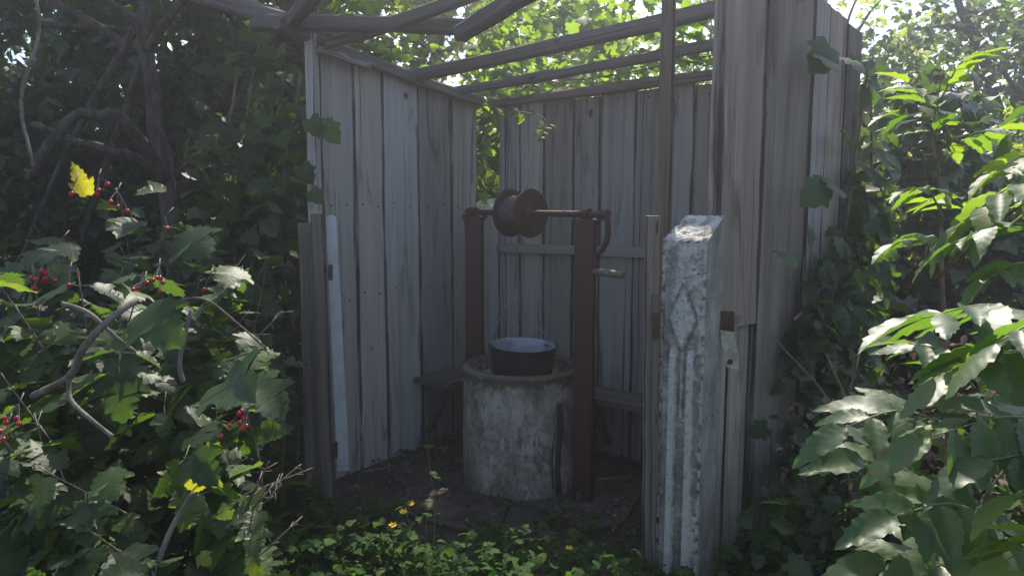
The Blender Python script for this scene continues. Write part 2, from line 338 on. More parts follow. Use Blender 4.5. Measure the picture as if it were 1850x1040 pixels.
def cloud(name, P, D, U, s, tpls, m, parent=None, base=None, kind='stuff', smooth=True, label=None):
    """many small leaves joined into one real mesh"""
    P = np.asarray(P, float); N = len(P); F = frames(np.asarray(D, float), np.asarray(U, float)); s = np.asarray(s, float)
    pick = rng.integers(0, len(tpls), N); VV = []; TT = []; UU = []; TI = []; k = 0; tint = rng.random(N)
    for q, (v, t, uv) in enumerate(tpls):
        I = np.where(pick == q)[0]
        if not len(I): continue
        W = np.einsum('nij,vj->nvi', F[I], v)*s[I, None, None] + P[I, None, :]
        VV.append(W.reshape(-1, 3)); TT.append((t[None]+(np.arange(len(I))*len(v))[:, None, None]+k).reshape(-1, 3)); UU.append(np.tile(uv, (len(I), 1)))
        TI.append(np.repeat(tint[I], len(v))); k += len(I)*len(v)
    VV = np.concatenate(VV); TT = np.concatenate(TT).astype(np.int32); UU = np.concatenate(UU); TI = np.concatenate(TI)
    b = BASE[parent.name] if parent is not None else Vector(base or (0, 0, 0)); VV = VV-np.array(b)
    me = bpy.data.meshes.new(name); me.vertices.add(len(VV)); me.vertices.foreach_set('co', VV.astype(np.float32).ravel())
    nl = len(TT)*3; me.loops.add(nl); me.loops.foreach_set('vertex_index', TT.ravel()); me.polygons.add(len(TT))
    me.polygons.foreach_set('loop_start', np.arange(0, nl, 3, dtype=np.int32)); me.polygons.foreach_set('use_smooth', np.full(len(TT), smooth))
    ul = me.uv_layers.new(name='UVMap'); ul.data.foreach_set('uv', UU[TT.ravel()].astype(np.float32).ravel())
    a = me.attributes.new('tint', 'FLOAT', 'POINT'); a.data.foreach_set('value', TI.astype(np.float32))
    me.materials.append(m); me.update(calc_edges=True); me.validate()
    return link(name, me, parent, base, label, kind)
def leaf_obj(name, me, parent, P, D, U, s, sub=None, label=None):
    D = Vector(D).normalized(); X = D.cross(Vector(U)).normalized(); Z = X.cross(D)
    o = bpy.data.objects.new(name, me); COL.objects.link(o); o.parent = parent; b = BASE[parent.name]
    o.matrix_basis = Matrix.Translation(Vector(P)-b) @ Matrix((X, D, Z)).transposed().to_4x4() @ Matrix.Scale(s, 4)
    BASE[o.name] = b
    if label: o['label'] = label
    return o
def rnd_unit(n): v = rng.normal(size=(n, 3)); return v/np.linalg.norm(v, axis=1, keepdims=True)

# ------------------------------------------------------------------ ground
def gz(x, y): return .028*noise.noise(Vector((x*1.3, y*1.3, 0))) + .012*noise.noise(Vector((x*6, y*6, 3))) - .012
def axis_pts(lo, hi, a, b, step):
    c = list(np.arange(a, b, step)); l = [a]; r = [b]; s = step
    while l[-1] > lo: s *= 1.35; l.append(l[-1]-s)
    s = step
    while r[-1] < hi: s *= 1.35; r.append(r[-1]+s)
    return sorted(l[1:]) + c + r
xs = axis_pts(-140, 140, -3, 3.2, .06); ys = axis_pts(-90, 220, .8, 5.6, .06)
mb = MB(); gv = [(x, y, gz(x, y)) for y in ys for x in xs]; nx = len(xs)
gf = [(j*nx+i, j*nx+i+1, (j+1)*nx+i+1, (j+1)*nx+i) for j in range(len(ys)-1) for i in range(nx-1)]
mb.add(gv, gf, [(v[0], v[1]) for v in gv]); mb.build('ground', M['dirt'], smooth=True, kind='structure')

# ------------------------------------------------------------------ plank shelter (roofless lean-to round the well)
dl = V(.602, .799, 0).normalized(); nl = V(dl.y, -dl.x, 0)          # left wall direction, inward normal
db = V(dl.y, -dl.x, 0); nb = V(-dl.x, -dl.y, 0)                     # back wall direction (to the right), inward normal
PL = V(-.83, 3.79, 0)
def hit(px, P0, n, py=300): p = onP(px, py, P0, n); p.z = 0; return p
Bc = hit(861, PL, nl); TLa, TLb = onP(575, 80, PL, nl), onP(861, 184, PL, nl)
Nr = V(.755, 2.57, 0); Rr = hit(1545, Bc, nb); dr = (Rr-Nr).normalized(); nr = V(dr.y, -dr.x, 0)
shelter = thing('well_shelter', 'roofless weathered grey plank shelter with three walls standing round the well', 'shelter', (.2, 3.6, 0))
def ztop(p):       # height of the left wall's sloping top
    t = (p-TLa).dot(dl)/(TLb-TLa).dot(dl); return TLa.z + (TLb.z-TLa.z)*t
def wall(edges, P0, n, zt, m, zb=None, th=.022, off=0, ov=1, skew=0, kind='plank', drop=.02):
    d = V(-n.y, n.x, 0)
    if d.x < 0: d = -d
    gap = .0035
    for i in range(len(edges)-1):
        a, b = hit(edges[i], P0, n), hit(edges[i+1], P0, n); back = random.uniform(0, .006); o = n*(off-back-th)
        a2, b2 = a+d*gap*random.uniform(.5, 1.6)*ov, b-d*gap*random.uniform(.5, 1.6)*ov
        za, zb_ = (zt(a) if callable(zt) else zt), (zt(b) if callable(zt) else zt); z0 = zb(i) if callable(zb) else (zb or -.03)
        mb = MB(); sh = d*random.uniform(-.002, .002); dz = random.uniform(-drop, drop*.3)
        plank_geo(mb, a2+o+V(0, 0, z0+random.uniform(0, .02)), b2+o+V(0, 0, z0+random.uniform(0, .02)), a2+o+sh+V(0, 0, za+dz), b2+o+sh+V(0, 0, zb_+dz), n, th, 10, .0036, 0, .004)
        mb.build('plank', m if not isinstance(m, list) else m[i % len(m)], shelter)
        if i and z0 < .1:       # unseen strip added behind the joint to stop light leaks and darken the slot
            mb = MB(); c = a-n*(th*2+.012-off); plank_geo(mb, c-d*.03+V(0, 0, z0), c+d*.03+V(0, 0, z0), c-d*.03+V(0, 0, za-.03), c+d*.03+V(0, 0, za-.03), n, .014, 1, 0); mb.build('cover_strip', M['dark_wood'], shelter)
# left wall, seven boards down to the earth
wall([566, 583, 641, 693, 757, 816, 862], PL, nl, ztop, M['plank'])
# back wall
EB = [901, 913, 939, 982, 1036, 1083, 1147, 1193, 1252, 1303, 1352, 1404, 1462, 1540]
TB0, TB1 = onP(905, 190, Bc, nb), onP(1303, 142, Bc, nb)
def zback(p): t = (p-TB0).dot(db)/(TB1-TB0).dot(db); return TB0.z+(TB1.z-TB0.z)*t
wall(EB, Bc, nb, zback, M['plank'])
# short board closing the lower part of the gap
wall([863, 900], Bc-db*.02, nb, onP(880, 384, Bc, nb).z, M['plank'], off=-.01)
# right wall: under layer of full height, outer boards that stop short of the ground
zr = lambda p: 2.36 - .16*(p-Nr).length
wall([1304, 1342, 1381, 1420, 1463, 1500, 1545], Nr, nr, zr, M['plank_tan'], off=-.03)
cut = [onP(1345, 592, Nr, nr).z, -.03, -.02, -.03, -.02]
wall([1303, 1379, 1463, 1489, 1520, 1546], Nr, nr, zr, [M['plank_tan'], M['plank_tan'], M['plank'], M['plank_tan'], M['plank_tan']], zb=lambda i: cut[i], off=.0, ov=.6)
def sbar(name, p0, p1, w_, h_, m='beam', **k):
    lab = k.pop('label', None); mb = MB(); bar_geo(mb, p0, p1, w_, h_, **k); return mb.build(name, M[m], shelter, label=lab)
# corner stud at the near end of the right wall
sbar('post', Nr-nr*.11+dr*.2, Nr-nr*.11+dr*.2+V(0, 0, 2.2), .06, .05, 'plank_tan', up=dr)
sbar('post', Rr-nr*.09-dr*.04, Rr-nr*.09-dr*.04+V(0, 0, 2.1), .06, .06, 'beam', up=dr)
# nailing rail across the back wall
r0, r1 = onP(899, 447, Bc+nb*.016, nb), onP(1300, 461, Bc+nb*.016, nb)
sbar('rail', r0, r1, .03, .052, 'plank', bev=.06, seg=9, jit=.003)
# wall plates
sbar('top_beam', onP(500, 42, PL+nl*.03, nl), onP(868, 184, PL+nl*.03, nl), .05, .06, bend=-.015, seg=8)
sbar('top_beam', onP(893, 187, Bc+nb*.02, nb), onP(1545, 103, Bc+nb*.02, nb), .05, .05, 'beam', seg=9)
sbar('lath', onP(574, 88, PL+nl*.07, nl), onP(668, 121, PL+nl*.07, nl), .02, .028, 'plank')
# roof purlins parallel to the back wall, resting on the left plate
def roofz(p):
    s = (p-Bc).dot(nb); return TLb.z + (TLa.z-TLb.z)*s/((TLb-TLa).dot(dl)) + .02
def onroof(px, py):
    p = atY(px, py, 3.8)
    for _ in range(30):
        z = roofz(p); d = ray(px, py); q = CAM + d*((z-EYE)/d.z); p = p.lerp(q, .6)
    return p
a0 = onroof(762, 134); a1 = a0 + (onP(1300, 14, a0, nb)-a0)*1.35
sbar('purlin', a0-(a1-a0)*.03, a1, .055, .062, bend=-.008, seg=10, jit=.003)
b0 = onroof(832, 163); b1 = b0 + (onP(1303, 76, b0, nb)-b0)*1.3
sbar('purlin', b0-(b1-b0)*.03, b1, .045, .048, bend=-.01, seg=10, jit=.003)
# rafters and poles over the opening
sbar('roof_pole', atY(455, 42, 3.45), atY(845, 51, 3.5), .06, .068, bend=.01, jit=.003, seg=10)
sbar('roof_pole', atY(832, 62, 3.45), atY(985, -34, 2.85), .075, .07, jit=.003)
sbar('roof_pole', atY(640, 68, 3.55), atY(880, -18, 3.3), .05, .055, jit=.003)
sbar('roof_pole', atY(585, 82, 3.58), atY(742, 30, 3.7), .05, .05, jit=.003)
sbar('roof_pole', atY(330, -20, 3.3), atY(585, 62, 3.62), .07, .085, jit=.0035)
sbar('roof_pole', atY(520, 46, 3.5), atY(585, -30, 3.0), .06, .06, jit=.0035)
# props of the opening
q = hit(563, PL, nl); q.y -= .03
sbar('post', V(q.x+.005, q.y, -.05), V(atY(561, 60, q.y).x, q.y, atY(561, 62, q.y).z), .052, .05, 'plank', up=(0, 1, 0), bev=.1, jit=.004)
sbar('post', atY(1196, 760, 2.78)+V(-.01, 0, -.75), atY(1210, -60, 2.78), .05, .045, 'jamb', up=(0, 1, 0), jit=.004, seg=10, label='slim tall pole rising behind the concrete post')
def yplank(name, x0, x1, x2, x3, yb, yt, Y, th, m, **k):   # board facing the opening: bottom x0..x1, top x2..x3
    mb = MB(); plank_geo(mb, atY(x0, yb, Y), atY(x1, yb, Y), atY(x2, yt, Y), atY(x3, yt, Y), V(0, -1, 0), th, 9, .004); return mb.build(name, M[m], shelter, **k)
yplank('jamb_board', 585, 609, 567, 584, 905, 386, 3.46, .05, 'dark_wood')
yplank('jamb_board', 556, 590, 540, 572, 890, 402, 3.52, .03, 'dark_wood')
# white board leaning in the left corner, round at the top
mb = MB(); A, B_, C, D = atY(609, 850, 3.50), atY(631, 850, 3.50), atY(589, 398, 3.50), atY(607, 398, 3.50); vs = []; uvw = []
for y_ in (0, .012):
    pts = [A, B_, D] + [C.lerp(D, .5)+(D-C)*.5*math.cos(t)+V(0, 0, .026*math.sin(t)) for t in np.linspace(.5, math.pi-.5, 5)] + [C]
    vs += [p+V(0, y_, 0) for p in pts]
n = len(vs)//2; mb.add(vs, [tuple(range(n)), tuple(range(2*n-1, n-1, -1))]+[(i, i+n, (i+1) % n+n, (i+1) % n) for i in range(n)])
wb = mb.build('painted_board', M['white_paint'], shelter, label='narrow white painted board with a rounded top')
for py in (492, 812):
    mb = MB(); bar_geo(mb, atY(597 if py < 600 else 606, py-14, 3.405), atY(597 if py < 600 else 606, py+14, 3.405), .02, .008, 2, .001, (0, 1, 0)); mb.build('hinge', M['rust'], shelter)
# nails: a shared mesh
mb = MB(); lathe_geo(mb, [(0, 0), (.005, 0), (.005, .003), (0, .004)], (0, 0, 0), (0, -1, 0), 7); nm = mb.build('nail', M['nail']); k = 0
nailme = nm.data; spots = []
for e in (610, 667, 725, 786, 838):
    for z in (.95, 1.42):
        for dx in (-14, 14):
            p = hit(e+dx, PL, nl); spots.append((p+nl*.003, z+random.uniform(-.02, .02)))
for e in (926, 960, 1009, 1060, 1115, 1170, 1222, 1278):
    for z in (1.98,): p = hit(e, Bc, nb); spots.append((p+nb*.003, z+random.uniform(-.02, .02)))
for i, (p, z) in enumerate(spots):
    o = nm if i == 0 else nm.copy()
    if i: COL.objects.link(o)
    o.parent = shelter; o.location = V(p.x, p.y, z)-BASE[shelter.name]; BASE[o.name] = BASE[shelter.name]

# ------------------------------------------------------------------ corner bench on the left and back walls
bench = thing('corner_bench', 'low dark plank bench fixed along the walls behind the well', 'bench', (Bc.x, Bc.y, 0))
zb = .40; w0 = hit(741, PL, nl, 700)
mb = MB(); plank_geo(mb, w0+nl*.02+V(0, 0, zb), w0+nl*.30+dl*.02+V(0, 0, zb), Bc+nl*.02-dl*.3+V(0, 0, zb), Bc+nl*.27-dl*.3+V(0, 0, zb), V(0, 0, 1), .03, 5, .006); mb.build('seat', M['bench'], bench)
mb = MB(); s0 = Bc+db*.05; s1 = hit(1300, Bc, nb); zc = .37
plank_geo(mb, s0+nb*.27+V(0, 0, zc), s0+nb*.03+V(0, 0, zc), s1+nb*.27+V(0, 0, zc), s1+nb*.03+V(0, 0, zc), V(0, 0, 1), .028, 6, .006); mb.build('seat', M['bench'], bench)
for p, n_ in ((w0+dl*.12, nl), (hit(1110, Bc, nb), nb), (hit(1250, Bc, nb), nb)):
    mb = MB(); bar_geo(mb, p+n_*.03+V(0, 0, .08), p+n_*.2+V(0, 0, zc-.005), .04, .035, 2, .003, (0, 0, 1) if False else V(0, 0, 1)); mb.build('bracket', M['bench'], bench)

# ------------------------------------------------------------------ the well
WC = V(.05, 3.66, 0); WR = .305; WZ = .612
well = thing('well', 'squat cylindrical concrete well ring with stained flaking sides in the middle of the shelter', 'well', WC)
mb = MB(); prof = [(WR*.985, -.06)] + [(WR+.0025*math.sin(z*9), z) for i, z in enumerate(np.linspace(0, WZ-.03, 16))] + [(WR+.003, WZ-.022), (WR+.002, WZ-.006), (WR-.008, WZ), (WR-.045, WZ-.001), (WR-.052, WZ-.012), (WR-.054, WZ-.12), (WR-.054, WZ-.3)]
lathe_geo(mb, prof, WC, (0, 0, 1), 96, 0, 0); mb.build('ring', M['concrete'], well, smooth=True)
mb = MB(); lathe_geo(mb, [(0, WZ-.075), (WR-.1, WZ-.072), (WR-.06, WZ-.07)], WC, (0, 0, 1), 48, 0, .003); mb.build('cover', M['concrete'], well, smooth=True)
mb = MB(); lathe_geo(mb, [(WR-.050, WZ-.03), (WR-.046, WZ-.004), (WR-.034, WZ+.002), (WR-.034, WZ-.004)], WC, (0, 0, 1), 56); mb.build('inner_lip', M['dark_iron'], well, smooth=True)
# rusty strap on the near right flank
ang = math.atan2(-.292, .20)
mb = MB(); c0 = WC + V(math.cos(ang), math.sin(ang), 0)*(WR+.012)
tube_geo(mb, curve([c0+V(0, 0, .02), c0+V(-.006, 0, .18), c0+V(.004, -.004, .33), c0+V(.003, 0, .47)], 8), .014, 6); mb.build('strap', M['dark_iron'], well, smooth=True)
mb = MB(); tube_geo(mb, curve([c0+V(-.028, -.008, .05), c0+V(-.034, -.01, .2), c0+V(-.02, -.01, .33)], 6), .005, 5); mb.build('strap', M['rust'], well, smooth=True)

# pot on the cover
PZ = WZ-.068; PC = V(WC.x, WC.y-.03, PZ)
pot = thing('enamel_pot', 'dark enamelled pot with a pale inside and thin wire bail on top of the well', 'pot', PC)
ax = V(.035, -.03, 1).normalized()
mb = MB(); lathe_geo(mb, [(0, .002), (.125, .002), (.148, .008), (.156, .022), (.159, .06), (.1585, .075), (.161, .078), (.162, .12), (.164, .165), (.170, .172), (.1705, .176)], PC, ax, 56); mb.build('body', M['enamel_out'], pot, smooth=True)
mb = MB(); lathe_geo(mb, [(.169, .1765), (.164, .172), (.159, .164), (.155, .1), (.148, .03), (.135, .012), (0, .01)], PC, ax, 56); mb.build('inside', M['enamel_in'], pot, smooth=True)
rc = PC + ax*.165
for s in (-1, 1):
    e = rc + V(s*.166, -.03, 0); mb = MB(); bar_geo(mb, e+V(0, 0, -.03), e+V(s*.006, 0, .022), .03, .006, 3, .0005, (1, 0, 0)); mb.build('ear', M['enamel_out'], pot)
mb = MB(); hp = [rc+V(-.172, -.03, -.012), rc+V(-.170, -.02, .05), atY(903, 575, 3.63), atY(917, 548, 3.64), atY(938, 543, 3.66), atY(957, 550, 3.68), rc+V(.075, 0, .105), rc+V(.14, -.02, .045), rc+V(.17, -.03, 0)]
tube_geo(mb, curve(hp, 30), .0019, 6); mb.build('bail', M['wire'], pot, smooth=True)
for px, py in ((983, 617), (991, 617)):
    p = PC + ax*.155 + V(.149*math.cos(.62 if px < 985 else .48), .149*math.sin(.62 if px < 985 else .48), 0)
    mb = MB(); lathe_geo(mb, [(0, 0), (.0055, 0), (.0055, .004), (0, .004)], p, (PC+ax*.155-p).normalized(), 10); mb.build('rivet', M['dark_iron'], pot)

# windlass
PLp = V(-.205, 3.93, 0); PRp = V(.345, 3.36, 0); AZ = 1.388; wd = (PRp-PLp).normalized(); wn = V(wd.y, -wd.x, 0)
if wn.y > 0: wn = -wn
wl = thing('well_windlass', 'dark red iron windlass with reel, axle and crank between two posts at the well', 'windlass', (PLp+PRp)/2)
for i, P in enumerate((PLp, PRp)):
    mb = MB(); W, D_ = (.09, .06)  # steel channel: web and two flanges
    f = V(.93, -.36, 0).normalized() if i else V(.97, -.24, 0).normalized(); g = V(f.y, -f.x, 0)
    if g.y > 0: g = -g
    pr = [(-W/2, -D_/2), (W/2, -D_/2), (W/2, D_/2), (W/2-.007, D_/2), (W/2-.007, -D_/2+.007), (-W/2+.007, -D_/2+.007), (-W/2+.007, D_/2), (-W/2, D_/2)]
    vs = []; uvp = []; lv = np.linspace(-.1, AZ-.032, 14)
    for z in lv:
        for x, y in pr: vs.append(P + f*(x+random.uniform(-.001, .001)) - g*y + V(0, 0, z)); uvp.append((x*5, z))
    m_ = len(lv); fs = [(a*8+b, a*8+(b+1) % 8, (a+1)*8+(b+1) % 8, (a+1)*8+b) for a in range(m_-1) for b in range(8)]
    fs += [tuple(range(8))]; mb.add(vs, fs, uvp); mb.build('post', M['red_iron'], wl)
    mb = MB(); t = P + V(0, 0, AZ-.027); bar_geo(mb, t-f*.068, t+f*.068, .07, .009, 2, .001); mb.build('top_plate', M['red_iron'], wl)
    mb = MB(); bar_geo(mb, t-f*.055+V(0, 0, .02), t+f*.055+V(0, 0, .02) if False else t-f*.01+V(0, 0, .02), .03, .022, 2, .001)
    bb = MB(); lathe_geo(bb, [(.014, -.022), (.026, -.022), (.026, .022), (.014, .022)], P+V(0, 0, AZ), wd, 18); bb.build('bearing', M['drum'], wl, smooth=False)
    for s in (-1, 1):
        bb = MB(); lathe_geo(bb, [(0, -.02), (.006, -.02), (.006, -.003), (.010, -.003), (.010, .014), (0, .014)], t+f*s*.057, (0, 0, 1), 6); bb.build('bolt', M['dark_iron'], wl)
AL = PLp + V(0, 0, AZ); e0 = AL - wd*.035; tip = AL+wd*.915
mb = MB(); tube_geo(mb, [e0, tip], .0155, 14); mb.build('axle', M['drum'], wl, smooth=False)
mb = MB(); lathe_geo(mb, [(0, -.02), (.024, -.018), (.026, 0), (.024, .018), (.0155, .02)], e0, wd, 14); mb.build('axle_cap', M['drum'], wl)
fl = [AL+wd*.282, AL+wd*.432]
mb = MB(); lathe_geo(mb, [(.016, 0), (.082, .0)] + [(.082+.006*abs(math.sin(i*math.pi/2)), .15*i/14) for i in range(15)] + [(.016, .15)], fl[0], wd, 36); dm = mb.build('drum', M['cable'], wl, smooth=True)
for s_, p in ((-1, fl[0]), (1, fl[1])):
    mb = MB(); lathe_geo(mb, [(.016, s_*.010), (.03, s_*.010), (.034, s_*.004), (.119, s_*.004), (.1235, s_*.001), (.1235, -s_*.003), (.119, -s_*.005), (.082, -s_*.005)], p, wd, 44); mb.build('flange', M['drum'], dm, smooth=False)
mb = MB(); cb = fl[0]+wd*.05-V(0, 0, .085); tube_geo(mb, curve([cb, cb+V(.004, 0, -.2), V(PC.x-.02, PC.y, PZ+.28)], 8), .0018, 5); mb.build('cable', M['cable'], dm)
g0 = AL + wd*.842 + V(0, 0, -.262); g1 = AL + wd*1.01 + V(0, 0, -.268)
mb = MB(); lathe_geo(mb, [(.0155, -.03), (.024, -.03), (.024, .004), (0, .004)], tip, wd, 12); mb.build('collar', M['drum'], wl)
mb = MB(); tube_geo(mb, curve([tip-wd*.006, tip+V(.004, 0, -.035), tip+wd*.005+V(0, 0, -.10), tip-wd*.025+V(0, 0, -.16), g0+wd*.012+V(0, 0, .07), g0+wd*.01+V(0, 0, -.01)], 20), [.0135]*21, 10); cr = mb.build('crank', M['drum'], wl, smooth=True)
mb = MB(); lathe_geo(mb, [(0, -.004), (.014, 0), (.0165, .02), (.018, .08), (.0165, .14), (.018, .16), (.012, .172), (0, .173)], g0-wd*.0, (g1-g0).normalized(), 14); mb.build('grip', M['grip'], cr, smooth=True)

# ------------------------------------------------------------------ ornamental concrete post in the foreground
FRp = V(.648, 2.385, 0); PW = .161; du = db; dd = dl; FLp = FRp - du*PW
cp = thing('concrete_post', 'pitted whitewashed concrete post with a moulded diamond and long fluting in the foreground', 'post', FLp+du*PW/2+dd*PW/2)
zt0 = 1.318; zt1 = 1.400
NU, NZ = 32, 190
def relief(u, z):
    """height of the mould in metres, and how much paint still sits there"""
    h = 0; p = 0
    zz = z; dz = (zz-1.045)/.105; a = abs(u-.5)/.29
    dia = 1-(abs(dz)**1.15+a**1.15)
    if dia > 0: h += .010*min(1, dia*6); p += .06
    elif dia > -.22: h += -.006; p -= .08
    for c, w_ in ((.315, .095), (.72, .095)):
        topz = .93 + .0*c
        if z < topz+.02:
            t = 1-abs(u-c)/w_; cap = min(1, max(0, (topz+.02-z)/.05))
            if t*cap > .0: h += .013*min(1, t*5)*min(1, cap); p += .2*min(1, t*5)*cap  # ribs also coloured lighter, as if lit
    if .70 < z < .97:                                                  # point of the middle rib
        t = 1-abs(u-.515)/(.045*(1-max(0, (z-.9)/.1)*.2)); 
        if t > 0: h += .009*min(1, t*4); p += .14
    if z < .95 and .42 < u < .615: h -= .007; p -= .10  # grooves also coloured darker, as if shaded
    if z < .93 and (.11 < u < .2 or u > .83): h -= .004; p -= .04
    if u < .07 or u > .93: h -= .003; p += .0
    return h, p
vs = []; uvp = []; pa = []
for j in range(NZ+1):
    for i in range(NU+1):
        u = i/NU; z = -.06 + (zt0+.06)*j/NZ; P = FLp + du*PW*u; h, p = relief(u, z)
        q = Vector((P.x*60, P.y*60, z*60)); ns = noise.noise(q*.7)
        h += .0016*ns + .001*noise.noise(q*2)
        edge = max(0, 1-min(u, 1-u)/.09, 1-(zt0-z)/.03 if zt0-z < .03 else 0)
        if edge > 0:
            ch = noise.noise(Vector((z*38, u*5, 2)))+.5*noise.noise(Vector((z*110, u*9, 5))); h -= max(0, ch)*.03*edge; p += .6*edge*(.35-ch)
        vs.append(P - dd*h + V(0, 0, z)); uvp.append((u*PW, z)); pa.append(.40+p+.12*noise.noise(Vector((u*3, z*5, 8))))
n0 = (NU+1)*(NZ+1); fs = [(j*(NU+1)+i, j*(NU+1)+i+1, (j+1)*(NU+1)+i+1, (j+1)*(NU+1)+i) for j in range(NZ) for i in range(NU)]
# right, back and left sides and the sloped, broken top
NS = 14
def side(fa, fb, ta, tb, inv=False, paint_shade=.3, rough=.002):
    k = len(vs)
    for j in range(61):
        for i in range(NS+1):
            u = i/NS; t = j/60; p = fa.lerp(fb, u)*(1-t)+ta.lerp(tb, u)*t
            nn = noise.noise(p*35); p2 = p + V(nn, nn, nn)*rough*(0 if i in (0, NS) else 1); vs.append(p2); uvp.append((u*PW, p.z)); pa.append(paint_shade+.1*noise.noise(p*12))
    for j in range(60):
        for i in range(NS):
            f = (k+j*(NS+1)+i, k+j*(NS+1)+i+1, k+(j+1)*(NS+1)+i+1, k+(j+1)*(NS+1)+i); fs.append(f if not inv else f[::-1])
zf = V(0, 0, -.06); T0 = V(0, 0, zt0); T1 = V(0, 0, zt1); BR = FRp+dd*PW-du*.004; BL = FLp+dd*PW+du*.012; IR = FRp+dd*.001
side(IR+zf, BR+zf, IR+T0, BR+T1, paint_shade=.12, rough=.001)
side(BR+zf, BL+zf, BR+T1, BL+T1); side(BL+zf, FLp+zf, BL+T1, FLp+T0)
k = len(vs); NT = 26
for j in range(NT+1):
    for i in range(NT+1):
        u, t = i/NT, j/NT; p = (FLp+T0).lerp(FRp+T0, u).lerp((BL+T1).lerp(BR+T1, u), t)
        e = min(u, 1-u, t, 1-t); r_ = noise.noise(p*26)*.009+noise.noise(p*60)*.006+noise.noise(p*130)*.003
        if e < .05: r_ = -abs(r_)*1.6
        p = p+V(0, 0, r_); vs.append(p); uvp.append((u*PW, t*PW)); pa.append(.46+.3*noise.noise(p*22+V(5, 0, 0)))
fs += [(k+j*(NT+1)+i, k+j*(NT+1)+i+1, k+(j+1)*(NT+1)+i+1, k+(j+1)*(NT+1)+i) for j in range(NT) for i in range(NT)]
mb = MB(); mb.add(vs, fs, uvp); body = mb.build('shaft', M['post_concrete'], cp)
a = body.data.attributes.new('paint', 'FLOAT', 'POINT'); a.data.foreach_set('value', np.array(pa, np.float32))
# latch: rusty plate and a pale strap with a hole
def flat(pts, Y, th=.004, hole=None):
    P = [atY(x, y, Y) for x, y in pts]; n = len(P); mb = MB()
    mb.add(P+[p+V(0, th, 0) for p in P], [tuple(range(n)), tuple(range(2*n-1, n-1, -1))]+[(i, i+n, (i+1) % n+n, (i+1) % n) for i in range(n)]); return mb
flat([(1291, 560), (1327, 563), (1326, 602), (1292, 596)], 2.505, .006).build('latch_plate', M['rust'], cp)
st = flat([(1301, 596), (1326, 600), (1334, 640), (1336, 668), (1313, 663), (1306, 630)], 2.497, .004).build('latch_strap', M['tin'], cp)
mb = MB(); lathe_geo(mb, [(0, 0), (.010, 0), (.010, .002), (0, .003)], atY(1319, 653, 2.4965), (0, -1, 0), 12); mb.build('bolt_hole', M['dark_iron'], st)
mb = MB(); mb.add([atY(1326, 568, 2.503), atY(1341, 571, 2.47), atY(1327, 588, 2.503), atY(1327, 602, 2.5)], [(0, 1, 2), (1, 3, 2)]); mb.add([atY(1326, 568, 2.507), atY(1341, 571, 2.474), atY(1327, 588, 2.507), atY(1327, 602, 2.504)], [(2, 1, 0), (2, 3, 1)]); mb.build('latch_flap', M['tin'], cp)
# split timber stake beside it
tj = thing('timber_stake', 'split tan timber stake against the left side of the concrete post', 'stake', atY(1173, 1000, 2.52)*1)
mb = MB(); Y = 2.52
plank_geo(mb, atY(1160, 1130, Y), atY(1177, 1130, Y), atY(1164, 390, Y), atY(1189, 389, Y), V(0, -1, 0), .045, 16, .0035)
mb.build('shaft', M['jamb'], tj)
mb = MB(); Y = 2.47
plank_geo(mb, atY(1176, 1130, Y), atY(1185, 1130, Y), atY(1177, 532, Y), atY(1188, 532, Y), V(0, -1, 0), .012, 14, .005); mb.build('split_piece', M['dark_wood'], tj)
mb = MB(); bar_geo(mb, atY(1186, 565, 2.44), atY(1184, 612, 2.44), .022, .006, 3, .002, (0, 1, 0)); mb.build('hinge', M['rust'], tj)

# ------------------------------------------------------------------ apron, sticks and a white board standing in for the lit plank top
ap = link('well_apron', bpy.data.meshes.new('well_apron'), kind='structure') if False else None
apr = thing('concrete_apron', 'cracked low concrete paving slabs round the foot of the well', 'paving', (WC.x, WC.y, 0))
angs = [0, .75, 1.9, 2.9, 3.9, 4.55, 5.3, 2*math.pi]
for a0_, a1_ in zip(angs[:-1], angs[1:]):
    mb = MB(); inner = []; outer = []; K = 7
    for i in range(K+1):
        t = a0_+.006+(a1_-a0_-.012)*i/K; ro = .68+.13*noise.noise(Vector((math.cos(t)*2, math.sin(t)*2, 1))); d = V(math.cos(t), math.sin(t), 0)
        inner.append(WC+d*(WR+.012)); outer.append(WC+d*ro)
    h = random.uniform(.006, .018); vs_ = [p+V(0, 0, h+random.uniform(-.002, .002)) for p in inner]+[p+V(0, 0, h-.006+random.uniform(-.004, .004)) for p in outer]+[p+V(0, 0, -.05) for p in outer]+[p+V(0, 0, -.05) for p in inner]
    n = K+1; fs_ = []
    for i in range(K):
        fs_ += [(i, n+i, n+i+1, i+1), (n+i, 2*n+i, 2*n+i+1, n+i+1), (3*n+i, i, i+1, 3*n+i+1)]
    fs_ += [(0, 3*n, 2*n, n), (K, n+K, 2*n+K, 3*n+K)]; mb.add(vs_, fs_); mb.build('slab', M['slab'], apr)
def stick(label, pts, r, group=None, m='stem'):
    mb = MB(); c = curve(pts, 10); tube_geo(mb, c, [r*(1-.5*i/10) for i in range(11)], 6); o = mb.build('fallen_stick', M[m], None, base=tuple(c[0]), smooth=True); tag(o, label, 'stick', group)
stick('thin dark stick lying on the earth right of the well foot', [atZ(1078, 866, .03), atZ(1110, 862, .04), atZ(1140, 861, .03)], .007)
stick('fallen twig at the foot of the left plank wall', [atZ(652, 852, .02), atZ(690, 846, .035), atZ(722, 840, .02)], .006)
stick('bent twig lying in front of the well', [atZ(905, 965, .02), atZ(960, 945, .05), atZ(1000, 930, .02)], .006)
bb = atY(882, 376, 4.95); mb = MB(); plank_geo(mb, bb+V(-.12, -.12, -.03), bb+V(.3, -.12, .0), bb+V(-.06, .35, .03), bb+V(.34, .35, .06), V(0, 0, 1), .03, 3, .006)  # white board added to stand in for the sunlit top of the gap plank
